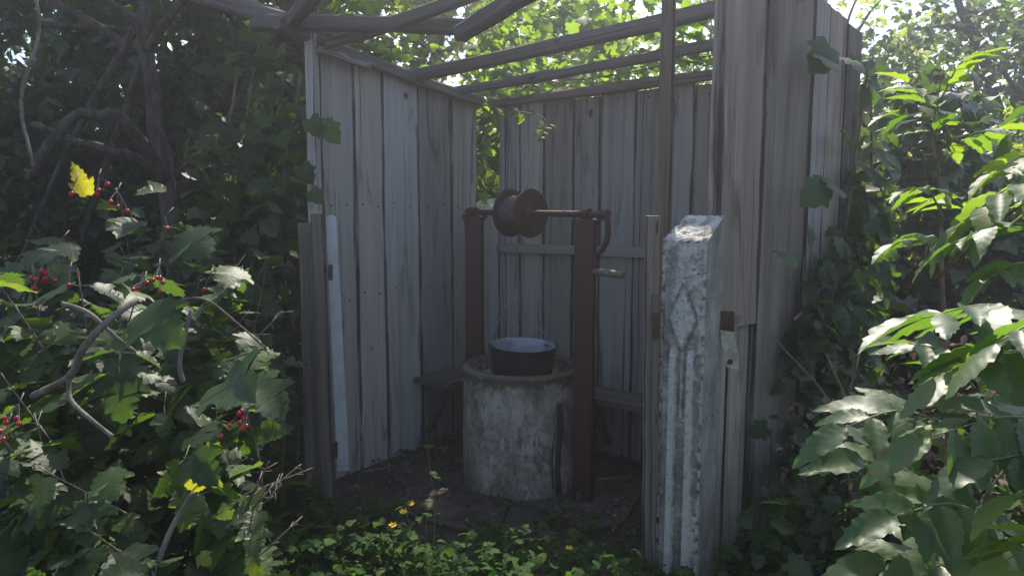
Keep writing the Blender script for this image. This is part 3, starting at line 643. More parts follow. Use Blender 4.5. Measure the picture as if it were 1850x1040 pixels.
o = mb.build('pale_board', M['white_paint'], None, base=tuple(bb)); tag(o, 'pale sunlit board lying on posts behind the gap between the walls', 'board')
for s in (-.15, .2):
    mb = MB(); bar_geo(mb, V(bb.x+s, bb.y+.1, -.05), V(bb.x+s, bb.y+.1, bb.z+.005), .06, .06, 4); mb.build('support', M['dark_wood'], o)

# ------------------------------------------------------------------ trees and bushes
def pix(P):
    """where a point of the place is seen, for leaving out what is never in view"""
    P = np.asarray(P, float); x, y, z = P[..., 0], P[..., 1], P[..., 2]-EYE
    zc = y*CP - z*SP; yc = y*SP + z*CP; zc = np.where(zc < .05, .05, zc); return 925+FPX*x/zc, 520-FPX*yc/zc, zc
def in_shelter(P, m=.04):
    """points inside the shelter or within m of its walls"""
    P = np.asarray(P, float); r = (P-np.array(PL))@np.array(nl); b = (P-np.array(Bc))@np.array(nb); q = -((P-np.array(Nr))@np.array(nr))
    s = (P-np.array(TLa))@np.array(dl)
    return (r > -m-.03) & (b > -m-.03) & (q > -m-.02) & (s > -.1) & (P[:, 2] < 2.02) | ((r > -.06) & (r < .07) & (b > -.1) & (b < 1.3) & (P[:, 2] < 2.25))
def limb(mb, pts, r0, r1, n=8, k=12):
    c = curve(pts, k); c = [p+V(*rng.normal(0, r0*.18, 3)) for p in c]
    tube_geo(mb, c, [r0+(r1-r0)*(i/k)**.8 for i in range(k+1)], n); return c
def ell(n, c, r, shell=.55):
    u = rnd_unit(n); q = rng.random(n)**(1/3); q = shell+(1-shell)*q if shell else q
    return np.array(c)+u*q[:, None]*np.array(r)
def hang(P, up=.55, droop=.35, out=None):
    """leaf directions and faces: leaves lean outwards and down and turn up towards the light"""
    n = len(P); D = rnd_unit(n); D[:, 2] = D[:, 2]*.45-droop; U = rnd_unit(n)*.6; U[:, 2] += up+.35; return D, U
def tree(name, label, cat, base, h, tr, crown, leafm, nleaf, size, tpls, trunk_pts=None, group=None, limbs=6, clump=.16, per=14, extra=None, keep=None, bark='bark', stems=1):
    base = Vector(base); t = thing(name, label, cat, tuple(base), group)
    tp = trunk_pts or [base+V(0, 0, -.1), base+V(random.uniform(-.1, .1), random.uniform(-.1, .1), h*.3), base+V(random.uniform(-.25, .25), random.uniform(-.2, .2), h*.62), base+V(random.uniform(-.3, .3), 0, h*.92)]
    mb = MB(); c = limb(mb, tp, tr, tr*.35, 10, 16); mb.build('trunk', M[bark], t, smooth=True)
    for s in range(stems-1):
        mb = MB(); o = V(random.uniform(-.3, .3), random.uniform(-.3, .3), 0); e_ = Vector(ell(1, *crown[s % len(crown)][:2], 0)[0]); limb(mb, [base+o*.4+V(0, 0, -.1), (base+o).lerp(e_, .45)+V(0, 0, .2), e_], tr*.7, tr*.2, 7); mb.build('trunk', M[bark], t, smooth=True)
    P = []; br = MB()
    wts = np.array([np.prod(r) for _, r in crown])**.6; wts /= wts.sum(); ncl = nleaf//per
    cnt = rng.multinomial(ncl, wts)
    for (cc, rr), k in zip(crown, cnt): P.append(ell(k, cc, rr, .35))
    P = np.concatenate(P)
    if keep is not None: P = P[keep(P)]
    for i in range(limbs):
        e_ = Vector(P[rng.integers(len(P))]); s0 = c[random.randint(5, 15)]; mb = MB()
        limb(mb, [s0, s0.lerp(e_, .5)+V(0, 0, .12*(e_-s0).length*.5), e_], tr*.42, tr*.08, 7); mb.build('limb', M[bark], t, smooth=True)
    L_ = np.repeat(P, per, axis=0); ax_ = np.repeat(rnd_unit(len(P)), per, axis=0); tt = rng.random(len(L_))-.5
    L_ = L_ + ax_*tt[:, None]*clump*2.6 + rng.normal(0, clump*.42, (len(L_), 3))
    L_ = L_[L_[:, 2] > .05]; L_ = L_[~in_shelter(L_)]
    if extra is not None: L_ = L_[extra(L_)]
    D, U = hang(L_); cloud('crown', L_, D, U, size*(.65+.6*rng.random(len(L_))), tpls, leafm, t); return t
# the dark tree at the left, its trunk in view
T0x = atY(300, 310, 3.95)
tp = [V(T0x.x-.05, 4.0, -.1), V(T0x.x+.02, 3.97, .8), T0x, atY(283, 190, 3.95), atY(266, 90, 3.92), atY(262, -10, 3.9), atY(250, -150, 3.95), atY(262, -330, 4.0)]
def cut_left(P):      # the sun finds its way between the clumps
    x, y, zc = pix(P); return ~((x > 560) & (y > 0) & (zc < 4.4)) & ~((zc < 2.4)) & (P[:, 0] < .1) & ~((y > 0) & (zc < 4.15) & (x > 90) & (x < 330) & (y < 330) & (rng.random(len(P)) > .12))
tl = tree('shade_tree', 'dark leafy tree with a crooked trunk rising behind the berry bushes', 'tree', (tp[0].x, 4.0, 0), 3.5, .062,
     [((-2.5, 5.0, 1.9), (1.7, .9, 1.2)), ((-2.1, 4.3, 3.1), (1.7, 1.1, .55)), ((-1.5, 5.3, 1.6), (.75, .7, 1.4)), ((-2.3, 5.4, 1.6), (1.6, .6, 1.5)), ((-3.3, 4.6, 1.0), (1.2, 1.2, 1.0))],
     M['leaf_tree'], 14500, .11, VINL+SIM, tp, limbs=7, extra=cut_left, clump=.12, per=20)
for pts, r in (([atY(298, 325, 3.9), atY(262, 265, 3.75), atY(215, 214, 3.6), atY(150, 207, 3.55), atY(98, 245, 3.5), atY(50, 330, 3.5)], .036),
               ([atY(300, 322, 3.95), atY(240, 282, 3.8), atY(160, 262, 3.8), atY(60, 225, 3.8)], .028),
               ([atY(264, 70, 3.9), atY(225, 20, 3.8), atY(150, -20, 3.7)], .022), ([atY(268, 90, 3.9), atY(320, 10, 3.7), atY(400, -60, 3.6)], .03),
               ([atY(300, 330, 4.0), atY(390, 250, 4.1), atY(480, 80, 4.1), atY(540, -40, 4.2)], .024)):
    mb = MB(); limb(mb, pts, r, r*.6, 9, 18); mb.build('limb', M['bark'], tl, smooth=True)
# trees and bushes behind the shelter
def behind(P): return (np.abs((P-np.array(Bc))@np.array(nb)+.0) > .0) & (((P-np.array(Bc))@np.array(nb) < -.22) | (P[:, 0] > 1.9) | ((P-np.array(PL))@np.array(nl) < -.18))
bt = [
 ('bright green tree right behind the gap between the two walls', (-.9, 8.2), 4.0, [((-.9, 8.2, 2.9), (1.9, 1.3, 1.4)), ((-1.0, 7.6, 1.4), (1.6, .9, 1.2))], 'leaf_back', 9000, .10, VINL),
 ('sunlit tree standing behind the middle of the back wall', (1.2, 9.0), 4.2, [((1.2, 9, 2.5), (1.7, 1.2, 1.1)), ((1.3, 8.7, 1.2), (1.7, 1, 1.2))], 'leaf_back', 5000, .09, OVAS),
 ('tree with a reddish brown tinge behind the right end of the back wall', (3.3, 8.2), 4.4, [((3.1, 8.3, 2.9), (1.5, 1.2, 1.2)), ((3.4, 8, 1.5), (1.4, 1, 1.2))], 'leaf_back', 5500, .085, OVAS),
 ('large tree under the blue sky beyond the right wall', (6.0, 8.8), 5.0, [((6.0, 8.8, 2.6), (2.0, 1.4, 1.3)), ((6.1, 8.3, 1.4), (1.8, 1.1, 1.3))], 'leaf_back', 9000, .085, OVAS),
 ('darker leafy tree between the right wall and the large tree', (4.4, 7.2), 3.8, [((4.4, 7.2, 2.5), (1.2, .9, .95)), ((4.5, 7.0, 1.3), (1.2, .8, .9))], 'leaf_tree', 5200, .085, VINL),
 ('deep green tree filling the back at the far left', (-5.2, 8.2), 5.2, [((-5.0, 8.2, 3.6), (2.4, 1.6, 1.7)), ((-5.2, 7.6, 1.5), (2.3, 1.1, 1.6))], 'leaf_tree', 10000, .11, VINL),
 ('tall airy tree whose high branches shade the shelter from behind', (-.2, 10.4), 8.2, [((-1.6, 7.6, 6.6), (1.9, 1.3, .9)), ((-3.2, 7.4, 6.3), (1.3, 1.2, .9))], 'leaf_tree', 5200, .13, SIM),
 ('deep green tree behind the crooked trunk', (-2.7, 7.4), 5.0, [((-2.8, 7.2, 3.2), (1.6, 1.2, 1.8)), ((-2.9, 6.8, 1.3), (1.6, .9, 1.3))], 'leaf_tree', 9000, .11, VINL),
]
for lab, (x, y), h, cr, m, n, s, tp_ in bt:
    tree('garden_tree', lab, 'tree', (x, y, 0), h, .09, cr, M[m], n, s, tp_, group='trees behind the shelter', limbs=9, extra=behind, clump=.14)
bs = [
 ('tangled sunlit bush in the gap behind the left wall', (.2, 6.0), [((.1, 6.0, 1.1), (.9, .6, 1.2)), ((.35, 6.2, 2.5), (.7, .5, .75))], 'leaf_vine', 5500, .085, VINL),
 ('leafy bush pressing over the top of the back wall', (1.5, 5.6), [((1.5, 5.5, 1.2), (1.2, .6, 1.25))], 'leaf_vine', 4200, .075, OVAS),
 ('dark leafy bush close against the far end of the right wall', (2.35, 4.1), [((2.35, 4.1, 1.0), (.55, .55, 1.1)), ((2.1, 3.9, .5), (.45, .4, .6))], 'leaf_tree', 5600, .085, VINL),
 ('sunlit bush in the middle distance beyond the compound leaves', (3.6, 5.2), [((3.6, 5.2, .95), (1.2, .8, 1.1))], 'leaf_back', 6500, .065, OVAS),
 ('rounded sunlit bush at the right edge of the garden', (5.2, 6.2), [((5.0, 6.2, .8), (1.3, .9, 1.15))], 'leaf_back', 5000, .065, OVAS),
 ('low leafy bush at the lower right of the garden', (3.2, 3.7), [((3.2, 3.7, .4), (1.1, .8, .55))], 'leaf_back', 4500, .055, OVAS),
]
for lab, (x, y), cr, m, n, s, tp_ in bs:
    tree('garden_bush', lab, 'bush', (x, y, 0), cr[0][0][2]*1.3, .03, cr, M[m], n, s, tp_, group='bushes behind the shelter', limbs=5, extra=behind, clump=.11, stems=3, bark='stem')
# distant wall of trees
P = []
for i in range(26):
    a = -50+100*i/25; d = 19+rng.random()*6; c = (math.sin(R(a))*d, math.cos(R(a))*d, 1.6+rng.random()*1.2); P.append(ell(800, c, (2.4, 1.8, 2.0+rng.random()), .5))
P = np.concatenate(P); P = P[P[:, 2] > .1]; D, U = hang(P)
o = cloud('distant_trees', P, D, U, .17*(.7+.6*rng.random(len(P))), SIM, M['leaf_back']); tag(o, 'far line of trees closing off the garden behind everything', 'trees')

# ------------------------------------------------------------------ the viburnum bushes in the left foreground
VME = [leaf_mesh('viburnum_leaf', t, M['leaf_vib']) for t in VIBS]
def shoots(t, base, ends, step, size, meshes, maxobj, m, petiole=.03, tpls=VIBS, keep=None, stemm='stem', r0=.008, name='stem', up=1.0):
    Ps = []; Ds = []; Us = []; Ss = []
    sm = MB()
    for k, e_ in enumerate(ends):
        e_ = Vector(e_); b_ = Vector(base)+V(random.uniform(-.15, .15), random.uniform(-.12, .12), 0); Ln = (e_-b_).length
        mid = b_.lerp(e_, .5)+V(random.uniform(-.08, .08), random.uniform(-.08, .08), .18*Ln); tipp = e_
        c = curve([b_+V(0, 0, -.05), b_.lerp(mid, .5)+V(0, 0, .06*Ln), mid, tipp], 14)
        own = MB(); tube_geo(own, c, [r0*(1-.8*i/14) for i in range(15)], 6)
        if k < 14: own.build(name, M[stemm], t, smooth=True)
        else: sm.add(own.v, own.f, own.uv)
        acc = 0; side_ = random.choice((0, 1))
        for i in range(4, 15):
            a, b2 = c[i-1], c[i]; seg = (b2-a).length; acc += seg
            while acc > step:
                acc -= step; f = 1-acc/seg; p = a.lerp(b2, max(0, min(1, f))); d = (b2-a).normalized(); side_ ^= 1
                X = d.cross(V(0, 0, 1)).normalized() if side_ else d.cross(V(1, 0, .2)).normalized()
                for s_ in (-1, 1):
                    dr_ = (X*s_+d*.45+V(0, 0, random.uniform(-.45, .2))+V(*rng.normal(0, .22, 3))).normalized()
                    p2 = p+dr_*petiole; tube_geo(sm, [p, p2+V(0, 0, .004), p2], .0013, 4, False)
                    Ps.append(tuple(p2)); Ds.append(tuple((dr_+V(0, 0, -.35)).normalized())); Us.append(tuple(V(0, 0, up)+V(*rng.normal(0, .38, 3)))); Ss.append(size*random.uniform(.6, 1.2))
    Ps, Ds, Us, Ss = map(np.array, (Ps, Ds, Us, Ss)); ok = ~in_shelter(Ps+Ds*Ss[:, None]*.7, .05) & (Ps[:, 2] > .02)
    if keep is not None: ok &= keep(Ps+Ds*Ss[:, None]*.5)
    Ps, Ds, Us, Ss = Ps[ok], Ds[ok], Us[ok], Ss[ok]
    sm.build('twigs', M[stemm], t, smooth=True, kind='stuff')
    x, y, zc = pix(Ps); vis = (x > -60) & (x < 1910) & (y > -60) & (y < 1100); order = np.argsort(np.where(vis, zc/Ss, 1e6)); own = order[:min(maxobj, int(vis.sum()))]; rest = order[len(own):]
    for i in own: leaf_obj('leaf', meshes[i % len(meshes)], t, Ps[i], Ds[i], Us[i], Ss[i])
    if len(rest): cloud('foliage', Ps[rest], Ds[rest], Us[rest], Ss[rest], tpls, m, t)
    return Ps
def ends(n, *E): return [tuple(p) for c, r, k in E for p in ell(int(n*k), c, r, .25)]
def vib_keep(P):
    x, y, zc = pix(P); lim = np.interp(y, [250, 300, 380, 520, 620, 680, 780, 800, 1040], [200, 330, 400, 440, 470, 545, 550, 450, 470]); return (x < lim) & (y > np.interp(x, [0, 120, 330, 440, 600], [265, 290, 330, 350, 600]))
v1 = thing('viburnum_bush', 'nearest berry bush reaching out with large maple shaped leaves at the lower left', 'bush', (-1.0, 1.75, 0), 'viburnum bushes')
shoots(v1, (-.95, 1.75, 0), ends(34, ((-.95, 1.62, .55), (.36, .3, .42), .55), ((-.62, 1.68, .62), (.14, .2, .32), .32), ((-.95, 1.7, .95), (.35, .25, .2), .3)), .058, .094, VME, 300, M['leaf_vib'], keep=vib_keep)
v2 = thing('viburnum_bush', 'taller berry bush carrying most red berries, left of the shelter', 'bush', (-1.35, 2.15, 0), 'viburnum bushes')
shoots(v2, (-1.3, 2.15, 0), ends(34, ((-1.1, 2.0, 1.12), (.55, .4, .33), .7), ((-1.05, 2.1, .8), (.5, .35, .5), .4)), .058, .098, VME, 300, M['leaf_vib'], keep=vib_keep)
v3 = thing('viburnum_bush', 'shaded berry bush without fruit between the taller bush and the left jamb', 'bush', (-1.35, 2.9, 0), 'viburnum bushes')
def v3keep(P):
    x, y, zc = pix(P); return (x < 545) & (y > 320)
shoots(v3, (-1.3, 2.95, 0), ends(34, ((-1.35, 2.85, .9), (.6, .4, .6), .7), ((-1.1, 3.0, .5), (.3, .3, .4), .3)), .066, .10, VME, 280, M['leaf_vib'], keep=v3keep)
# bare curved stems seen between the leaves
for pts, r, t in (([atY(60, 715, 1.6), atY(125, 680, 1.5), atY(150, 630, 1.45), atY(195, 580, 1.45), atY(248, 540, 1.5)], .0085, v1),
               ([atY(125, 676, 1.5), atY(127, 720, 1.48), atY(165, 758, 1.45), atY(203, 788, 1.45)], .0055, v1),
               ([atY(112, 548, 1.7), atY(160, 565, 1.7), atY(205, 605, 1.7), atY(250, 640, 1.75)], .006, v1),
               ([atY(328, 540, 1.5), atY(374, 542, 1.5), atY(430, 585, 1.5), atY(480, 629, 1.5)], .0028, v1),
               ([atY(480, 629, 1.5), atY(440, 640, 1.55), atY(400, 655, 1.6)], .0025, v1),
               ([atY(285, 1015, 1.4), atY(312, 950, 1.4), atY(350, 888, 1.42)], .006, v1),
               ([atY(330, 690, 1.6), atY(325, 650, 1.6), atY(345, 560, 1.62)], .006, v1),
               ([atY(60, 300, 2.2), atY(38, 180, 2.25), atY(70, 60, 2.3), atY(60, -30, 2.3)], .0055, v2)):
    mb = MB(); tube_geo(mb, curve(pts, 16), [r*(1-.25*i/16) for i in range(17)], 8); mb.build('stem', M['stem'], t, smooth=True)
YM = [leaf_mesh('yellow_leaf', t, M['leaf_yellow']) for t in VIBS[:2]]; DM = [leaf_mesh('dry_leaf', t, M['leaf_dry']) for t in VIBS[:2]]
def place(me, t, px, py, Y, tx, ty, TY, upv=(0, -.3, 1), label=None, k=1.0):
    a, b = atY(px, py, Y), atY(tx, ty, TY); return leaf_obj('leaf', me, t, a, b-a, upv, (b-a).length*k*.66, label=label)
yl = place(YM[0], v2, 158, 352, 1.5, 122, 276, 1.46, (.5, -1, .2), 'bright yellow leaf standing upright', 1.3); yl.scale = (yl.scale[0]*.5, yl.scale[1]*.85, yl.scale[2])
# large leaves reaching out over the jamb, and the ones that show clearly
for a in ((465, 700, 1.55, 530, 760, 1.45, (.3, -.8, .7)), (430, 700, 1.5, 385, 750, 1.42, (0, -.8, .6)), (455, 690, 1.6, 520, 650, 1.6, (0, -.4, 1)), (405, 690, 1.45, 480, 735, 1.3, (-.2, -.7, .7)),
          (352, 820, 1.4, 410, 905, 1.35, (.1, -1, .4)), (410, 940, 1.4, 385, 990, 1.36, (0, -1, .5)), (412, 940, 1.4, 455, 925, 1.38, (0, -.5, 1)), (410, 938, 1.4, 395, 895, 1.4, (0, -1, .3)),
          (200, 880, 1.35, 140, 910, 1.28, (0, -.4, 1)), (190, 850, 1.35, 215, 920, 1.28, (.1, -.8, .8)), (250, 400, 1.6, 190, 440, 1.5, (0, -.8, .7)), (300, 345, 1.65, 215, 350, 1.6, (0, -.5, 1)),
          (330, 420, 1.6, 390, 470, 1.5, (0, -.8, .7)), (130, 440, 1.45, 40, 480, 1.35, (0, -.7, .7)), (260, 560, 1.4, 330, 620, 1.3, (0, -.8, .7))):
    place(VME[random.randint(0, 3)], v1 if a[1] > 600 else v2, *a, k=1.05)
for a in ((345, 885, 1.4, 365, 845, 1.38, (.3, -1, .2)), (360, 1000, 1.45, 395, 1030, 1.45, (0, -.6, 1))): place(YM[1], v1, *a, label='small yellow green leaf catching the light')
mb = MB(); lathe_geo(mb, [(0, -.0056), (.003, -.0048), (.0052, -.002), (.0056, .001), (.004, .0043), (.0012, .0056), (0, .0052)], (0, 0, 0), n=10); bm0 = mb.build('berry', M['berry'], smooth=True); bme = bm0.data; bpy.data.objects.remove(bm0)
def berries(px, py, Y, n, t=None, sp=.012, lab=''):
    c = atY(px, py, Y); cl = thing('berry_cluster', lab, 'berries', tuple(c), 'clusters of red berries'); mb = MB()
    top = c+V(random.uniform(-.012, .012), .012, .026); tube_geo(mb, [top+V(random.uniform(-.01, .01), .02, .016), top], .001, 5)
    for i in range(n):
        p = c+V(*rng.normal(0, sp, 3)) if n > 1 else c
        tube_geo(mb, [top, top.lerp(p, .6)+V(0, 0, .004), p+V(0, 0, .005)], .0008, 4, False)
        o = bpy.data.objects.new('berry', bme); COL.objects.link(o); o.parent = cl; o.location = p-c; o.scale = (random.uniform(.75, 1.0),)*3; BASE[o.name] = c
    mb.build('stalk', M['stem'], cl, smooth=True)
for a in ((183, 345, 1.42, 3, 'few berries right of the upright yellow leaf, topmost fruit'), (202, 370, 1.42, 3, 'few berries just below the topmost fruit, near the yellow leaf'), (130, 350, 1.5, 1, 'single berry left of the yellow leaf stalk'),
          (302, 413, 1.5, 1, 'single red berry alone on the upper right of the tall bush'), (98, 455, 1.5, 1, 'single red berry above the dense left cluster'), (76, 498, 1.45, 10, 'densest cluster of dark red berries at the left'),
          (124, 515, 1.4, 1, 'single bright berry right of the densest cluster'), (284, 508, 1.45, 5, 'loose berries in the middle of the bush above the grey stem'), (252, 532, 1.45, 3, 'berries touching the upper end of the curved grey stem'),
          (369, 523, 1.5, 1, 'single bright berry rightmost on the tall bush'), (438, 762, 1.45, 8, 'small dark berry cluster under the leaves that reach for the jamb'), (398, 788, 1.42, 1, 'single berry below the small dark cluster'),
          (27, 757, 1.35, 5, 'row of berries at the left edge of the picture, low down'), (4, 790, 1.35, 2, 'two berries cut by the left edge of the picture')):
    berries(a[0], a[1], a[2]-.06, a[3], sp=.0095, lab=a[4])

# ------------------------------------------------------------------ climbing vine on the left post and over the roof
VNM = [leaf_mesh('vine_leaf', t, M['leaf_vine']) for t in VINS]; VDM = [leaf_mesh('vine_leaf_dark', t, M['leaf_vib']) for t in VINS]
vn = thing('climbing_vine', 'dark leafy vine covering the outside of the left wall and its front post', 'vine', (-1.2, 3.6, 0))
pts = ell(90, (-1.3, 3.75, 1.25), (.28, .3, 1.0), 0); P = np.repeat(pts, 8, 0)+rng.normal(0, .09, (720, 3)); x, y, zc = pix(P)
P = P[(~in_shelter(P, .0)) & (P[:, 2] > .05) & (x < 575) & ((x < 548) | (y < 330)) & (x > 300)]; D, U = hang(P); U[:, 1] -= .8; own = rng.permutation(len(P))
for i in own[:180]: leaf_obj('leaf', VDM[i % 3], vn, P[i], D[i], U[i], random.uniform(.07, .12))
cloud('foliage', P[own[180:]], D[own[180:]], U[own[180:]], rng.uniform(.06, .11, len(own)-180), VINS, M['leaf_vib'], vn)
for k in range(5):
    mb = MB(); x0 = -1.15-.08*k; tube_geo(mb, curve([V(x0, 3.7, -.05), V(x0+.05, 3.66, .6), V(x0-.04, 3.7, 1.3), V(x0+.08, 3.75, 2.1)], 14), .008, 6); mb.build('stem', M['stem'], vn, smooth=True)
for a in ((585, 225, 3.42, 625, 270, 3.40), (560, 215, 3.40, 590, 260, 3.38), (562, 345, 3.40, 592, 375, 3.38), (545, 300, 3.42, 572, 345, 3.4)): place(VDM[0], vn, *a, (0, -1, .4), k=1.1)
vr = thing('roof_vine', 'sunlit yellow green vine trailing over the roof poles', 'vine', (-.2, 4.9, 2.2))
pt = [(590, 20), (640, 15), (690, 5), (735, 30), (660, 75), (735, 75), (610, 5), (925, 42), (700, 90), (752, 110), (860, 100), (890, 130), (1060, 20), (1110, 15), (1170, 60), (820, 118), (640, 50), (770, 60), (930, 90), (1040, 95), (980, 60)]
for px, py in pt:
    Y = random.uniform(4.3, 5.2)
    for k in range(7):
        a = atY(px+random.gauss(0, 18), py+random.gauss(0, 14), Y)+V(0, random.gauss(0, .1), 0); D = V(random.gauss(0, 1), random.gauss(0, .6), random.gauss(-.3, .5)).normalized()
        leaf_obj('leaf', VNM[k % 3], vr, a, D, V(random.gauss(0, .4), random.choice((-.8, .6)), .7), random.uniform(.05, .095))
for pts_ in (([(560, 30), (640, 35), (730, 60), (800, 110), (870, 160)]), ([(880, 150), (960, 100), (1060, 60), (1160, 50)]), ([(600, -20), (650, 20), (700, 40)])):
    mb = MB(); tube_geo(mb, curve([atY(*q_, 4.75) for q_ in pts_], 18), .006, 6); mb.build('stem', M['stem'], vr, smooth=True)
vb = thing('hanging_vine', 'sprig hanging over the left end of the back wall with pale leaf edges', 'vine', tuple(atY(900, 190, 4.3)))
c_ = curve([atY(866, 178, 4.5), atY(905, 198, 4.25), atY(945, 203, 4.12), atY(985, 215, 4.02), atY(978, 245, 4.0)], 12)
mb = MB(); tube_geo(mb, c_, .0035, 5); mb.build('stem', M['stem'], vb, smooth=True)
for i in range(26):
    p = c_[random.randint(2, 12)]+V(*rng.normal(0, .018, 3)); p = p+nb*.03; D = V(random.gauss(.3, .6), -.3, random.gauss(-.5, .4)); leaf_obj('leaf', VNM[i % 3], vb, p, D, V(random.gauss(0, .4), -.2, 1), random.uniform(.03, .055))
vt = thing('wall_top_vine', 'sunlit leaves poking over the top edge of the back wall', 'vine', tuple(Bc+db*.6+V(0, 0, 2.1)-nb*.1))
c_ = curve([Bc+db*.1-nb*.1+V(0, 0, 2.05), Bc+db*.45-nb*.08+V(0, 0, 2.16), Bc+db*.8-nb*.1+V(0, 0, 2.14), Bc+db*1.5-nb*.08+V(0, 0, 2.18)], 24); mb = MB(); tube_geo(mb, c_, .005, 5); mb.build('stem', M['stem'], vt, smooth=True)
for i in range(110):
    p = c_[random.randint(0, 24)]+V(0, 0, random.gauss(.03, .05))+db*random.gauss(0, .03)-nb*random.uniform(.0, .1); D = V(random.gauss(0, .7), -.4, random.gauss(-.1, .5)); leaf_obj('leaf', VNM[i % 3], vt, p, D, V(random.gauss(0, .4), random.choice((-.5, .5)), 1), random.uniform(.04, .08))

vg = thing('gap_vine', 'bright sunlit vine leaves filling the gap between left and back wall', 'vine', (Bc.x+.1, Bc.y+.35, 0))
for i in range(130):
    p = V(Bc.x+.06+random.gauss(0, .13), Bc.y+random.uniform(.2, .6), random.uniform(1.35, 2.65)); leaf_obj('leaf', VNM[i % 3], vg, p, V(random.gauss(0, .8), -.3, random.gauss(-.2, .5)), V(random.gauss(0, .5), random.gauss(-.2, .5), .8), random.uniform(.04, .085))
mb = MB(); tube_geo(mb, curve([V(Bc.x+.05, Bc.y+.4, -.05), V(Bc.x+.12, Bc.y+.42, .9), V(Bc.x+.03, Bc.y+.36, 1.6), V(Bc.x+.1, Bc.y+.35, 2.2)], 14), .006, 6); mb.build('stem', M['stem'], vg, smooth=True)

for i in range(150):
    p = Bc+db*random.uniform(.75, 1.75)+V(0, 0, 2.12+abs(random.gauss(0, .2)))-nb*random.uniform(-.05, .25); leaf_obj('leaf', VNM[i % 3], vt, p, V(random.gauss(0, .8), -.3, random.gauss(-.1, .5)), V(random.gauss(0, .4), random.gauss(-.2, .5), .8), random.uniform(.045, .085))

for i in range(230):
    k = i % 2; p = Bc+db*(random.uniform(.95, 1.75) if k else random.uniform(-.25, .3))+V(0, 0, random.uniform(2.15, 2.75))-nb*(random.uniform(-.1, .3)+.25*(1-k)); leaf_obj('leaf', VNM[i % 3], vt if k else vg, p, V(random.gauss(0, .8), -.3, random.gauss(-.1, .5)), V(random.gauss(0, .4), random.gauss(-.2, .5), .8), random.uniform(.05, .09))
for k in range(4):
    a_ = Bc+db*(1.0+.22*k)-nb*.1; mb = MB(); tube_geo(mb, curve([a_+V(0, 0, 2.05), a_+V(.03, 0, 2.35), a_+V(-.04, .03, 2.7)], 8), .004, 5); mb.build('stem', M['stem'], vt, smooth=True)

# ------------------------------------------------------------------ vine and undergrowth along the right wall
vw = thing('wall_vine', 'dark vine climbing the outside of the right plank wall', 'vine', tuple(Nr+dr*.6+nr*.08))
P = []
for s, z, n, sz, szz in ((.95, 1.35, 42, .09, .17), (.75, 1.12, 48, .13, .12), (.9, .85, 50, .14, .12), (1.05, 1.7, 12, .05, .1), (.9, 2.0, 8, .03, .04), (1.08, 1.0, 46, .1, .25), (.55, .92, 22, .1, .06), (.78, .62, 75, .15, .24), (1.0, .5, 55, .1, .25), (.62, .35, 40, .14, .16), (.5, .25, 26, .14, .12), (1.0, 1.5, 22, .08, .16)):
    for k in range(n): P.append(Nr+dr*(s+random.gauss(0, sz))+nr*random.uniform(.03, .16)+V(0, 0, z+random.gauss(0, szz)))
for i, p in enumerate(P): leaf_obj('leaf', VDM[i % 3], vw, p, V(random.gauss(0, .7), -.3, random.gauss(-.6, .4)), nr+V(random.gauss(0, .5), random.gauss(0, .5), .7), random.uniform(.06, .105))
for pl in ([(.7, .0), (.75, .6), (.85, 1.2), (1.0, 2.0)], [(.9, .0), (.95, .7), (.8, 1.1), (.45, .98)], [(1.05, 0), (1.0, .8), (1.1, 1.5), (1.05, 1.9)]):
    mb = MB(); tube_geo(mb, curve([Nr+dr*s+nr*.05+V(0, 0, z) for s, z in pl], 16), .006, 6); mb.build('stem', M['brown_stem'], vw, smooth=True)
for a in ((1480, 100, 2.85, 1540, 118, 2.7), (1500, 85, 2.88, 1475, 130, 2.75), (1530, 105, 2.85, 1585, 125, 2.75), (1490, 335, 2.7, 1450, 372, 2.6), (1500, 330, 2.75, 1545, 345, 2.6), (1412, 455, 2.55, 1455, 478, 2.45)):
    place(VDM[1], vw, *a, (.5, -.8, .5), k=1.15)
dv = thing('dry_bush', 'withered brown tangle of dry leaves below the vine at the right wall', 'bush', (1.35, 2.35, 0))
P = np.concatenate([ell(520, (1.3, 2.45, .45), (.4, .35, .5), .1), ell(350, (1.75, 2.6, .6), (.4, .4, .45), .1)]); P = P[(P[:, 2] > .02) & ~in_shelter(P, .02)]; D, U = hang(P); cloud('foliage', P, D, U, rng.uniform(.02, .05, len(P)), SIM, M['leaf_dry'], dv)
for k in range(9):
    mb = MB(); e_ = V(random.uniform(1.0, 1.8), random.uniform(2.3, 2.8), random.uniform(.5, .95)); tube_geo(mb, curve([V(1.35+random.gauss(0, .12), 2.4, -.03), V(1.35, 2.4, .3).lerp(e_, .5)+V(random.gauss(0, .1), 0, 0), e_], 9), .0035, 5); mb.build('stem', M['brown_stem'], dv, smooth=True)

fb = thing('garden_bush', 'low shaded bush at the foot of the right wall before the dry tangle', 'bush', (1.2, 2.2, 0))
P = np.concatenate([ell(70, (1.15, 2.3, .28), (.35, .22, .26), .2), ell(60, (1.55, 2.3, .45), (.3, .3, .4), .2)]); P = np.repeat(P, 4, 0)+rng.normal(0, .05, (520, 3)); P = P[(P[:, 2] > .03) & ~in_shelter(P, .03)]; D, U = hang(P)
for i in range(len(P)):
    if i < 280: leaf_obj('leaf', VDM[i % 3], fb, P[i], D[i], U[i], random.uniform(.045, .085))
cloud('foliage', P[280:], D[280:], U[280:], rng.uniform(.04, .08, len(P)-280), VINL, M['leaf_vib'], fb)
for k in range(6):
    mb = MB(); e_ = V(random.uniform(1.0, 1.7), random.uniform(2.1, 2.5), random.uniform(.35, .7)); tube_geo(mb, curve([V(1.3+random.gauss(0, .1), 2.25, -.03), V(1.3, 2.25, .15).lerp(e_, .5), e_], 8), .004, 5); mb.build('stem', M['stem'], fb, smooth=True)

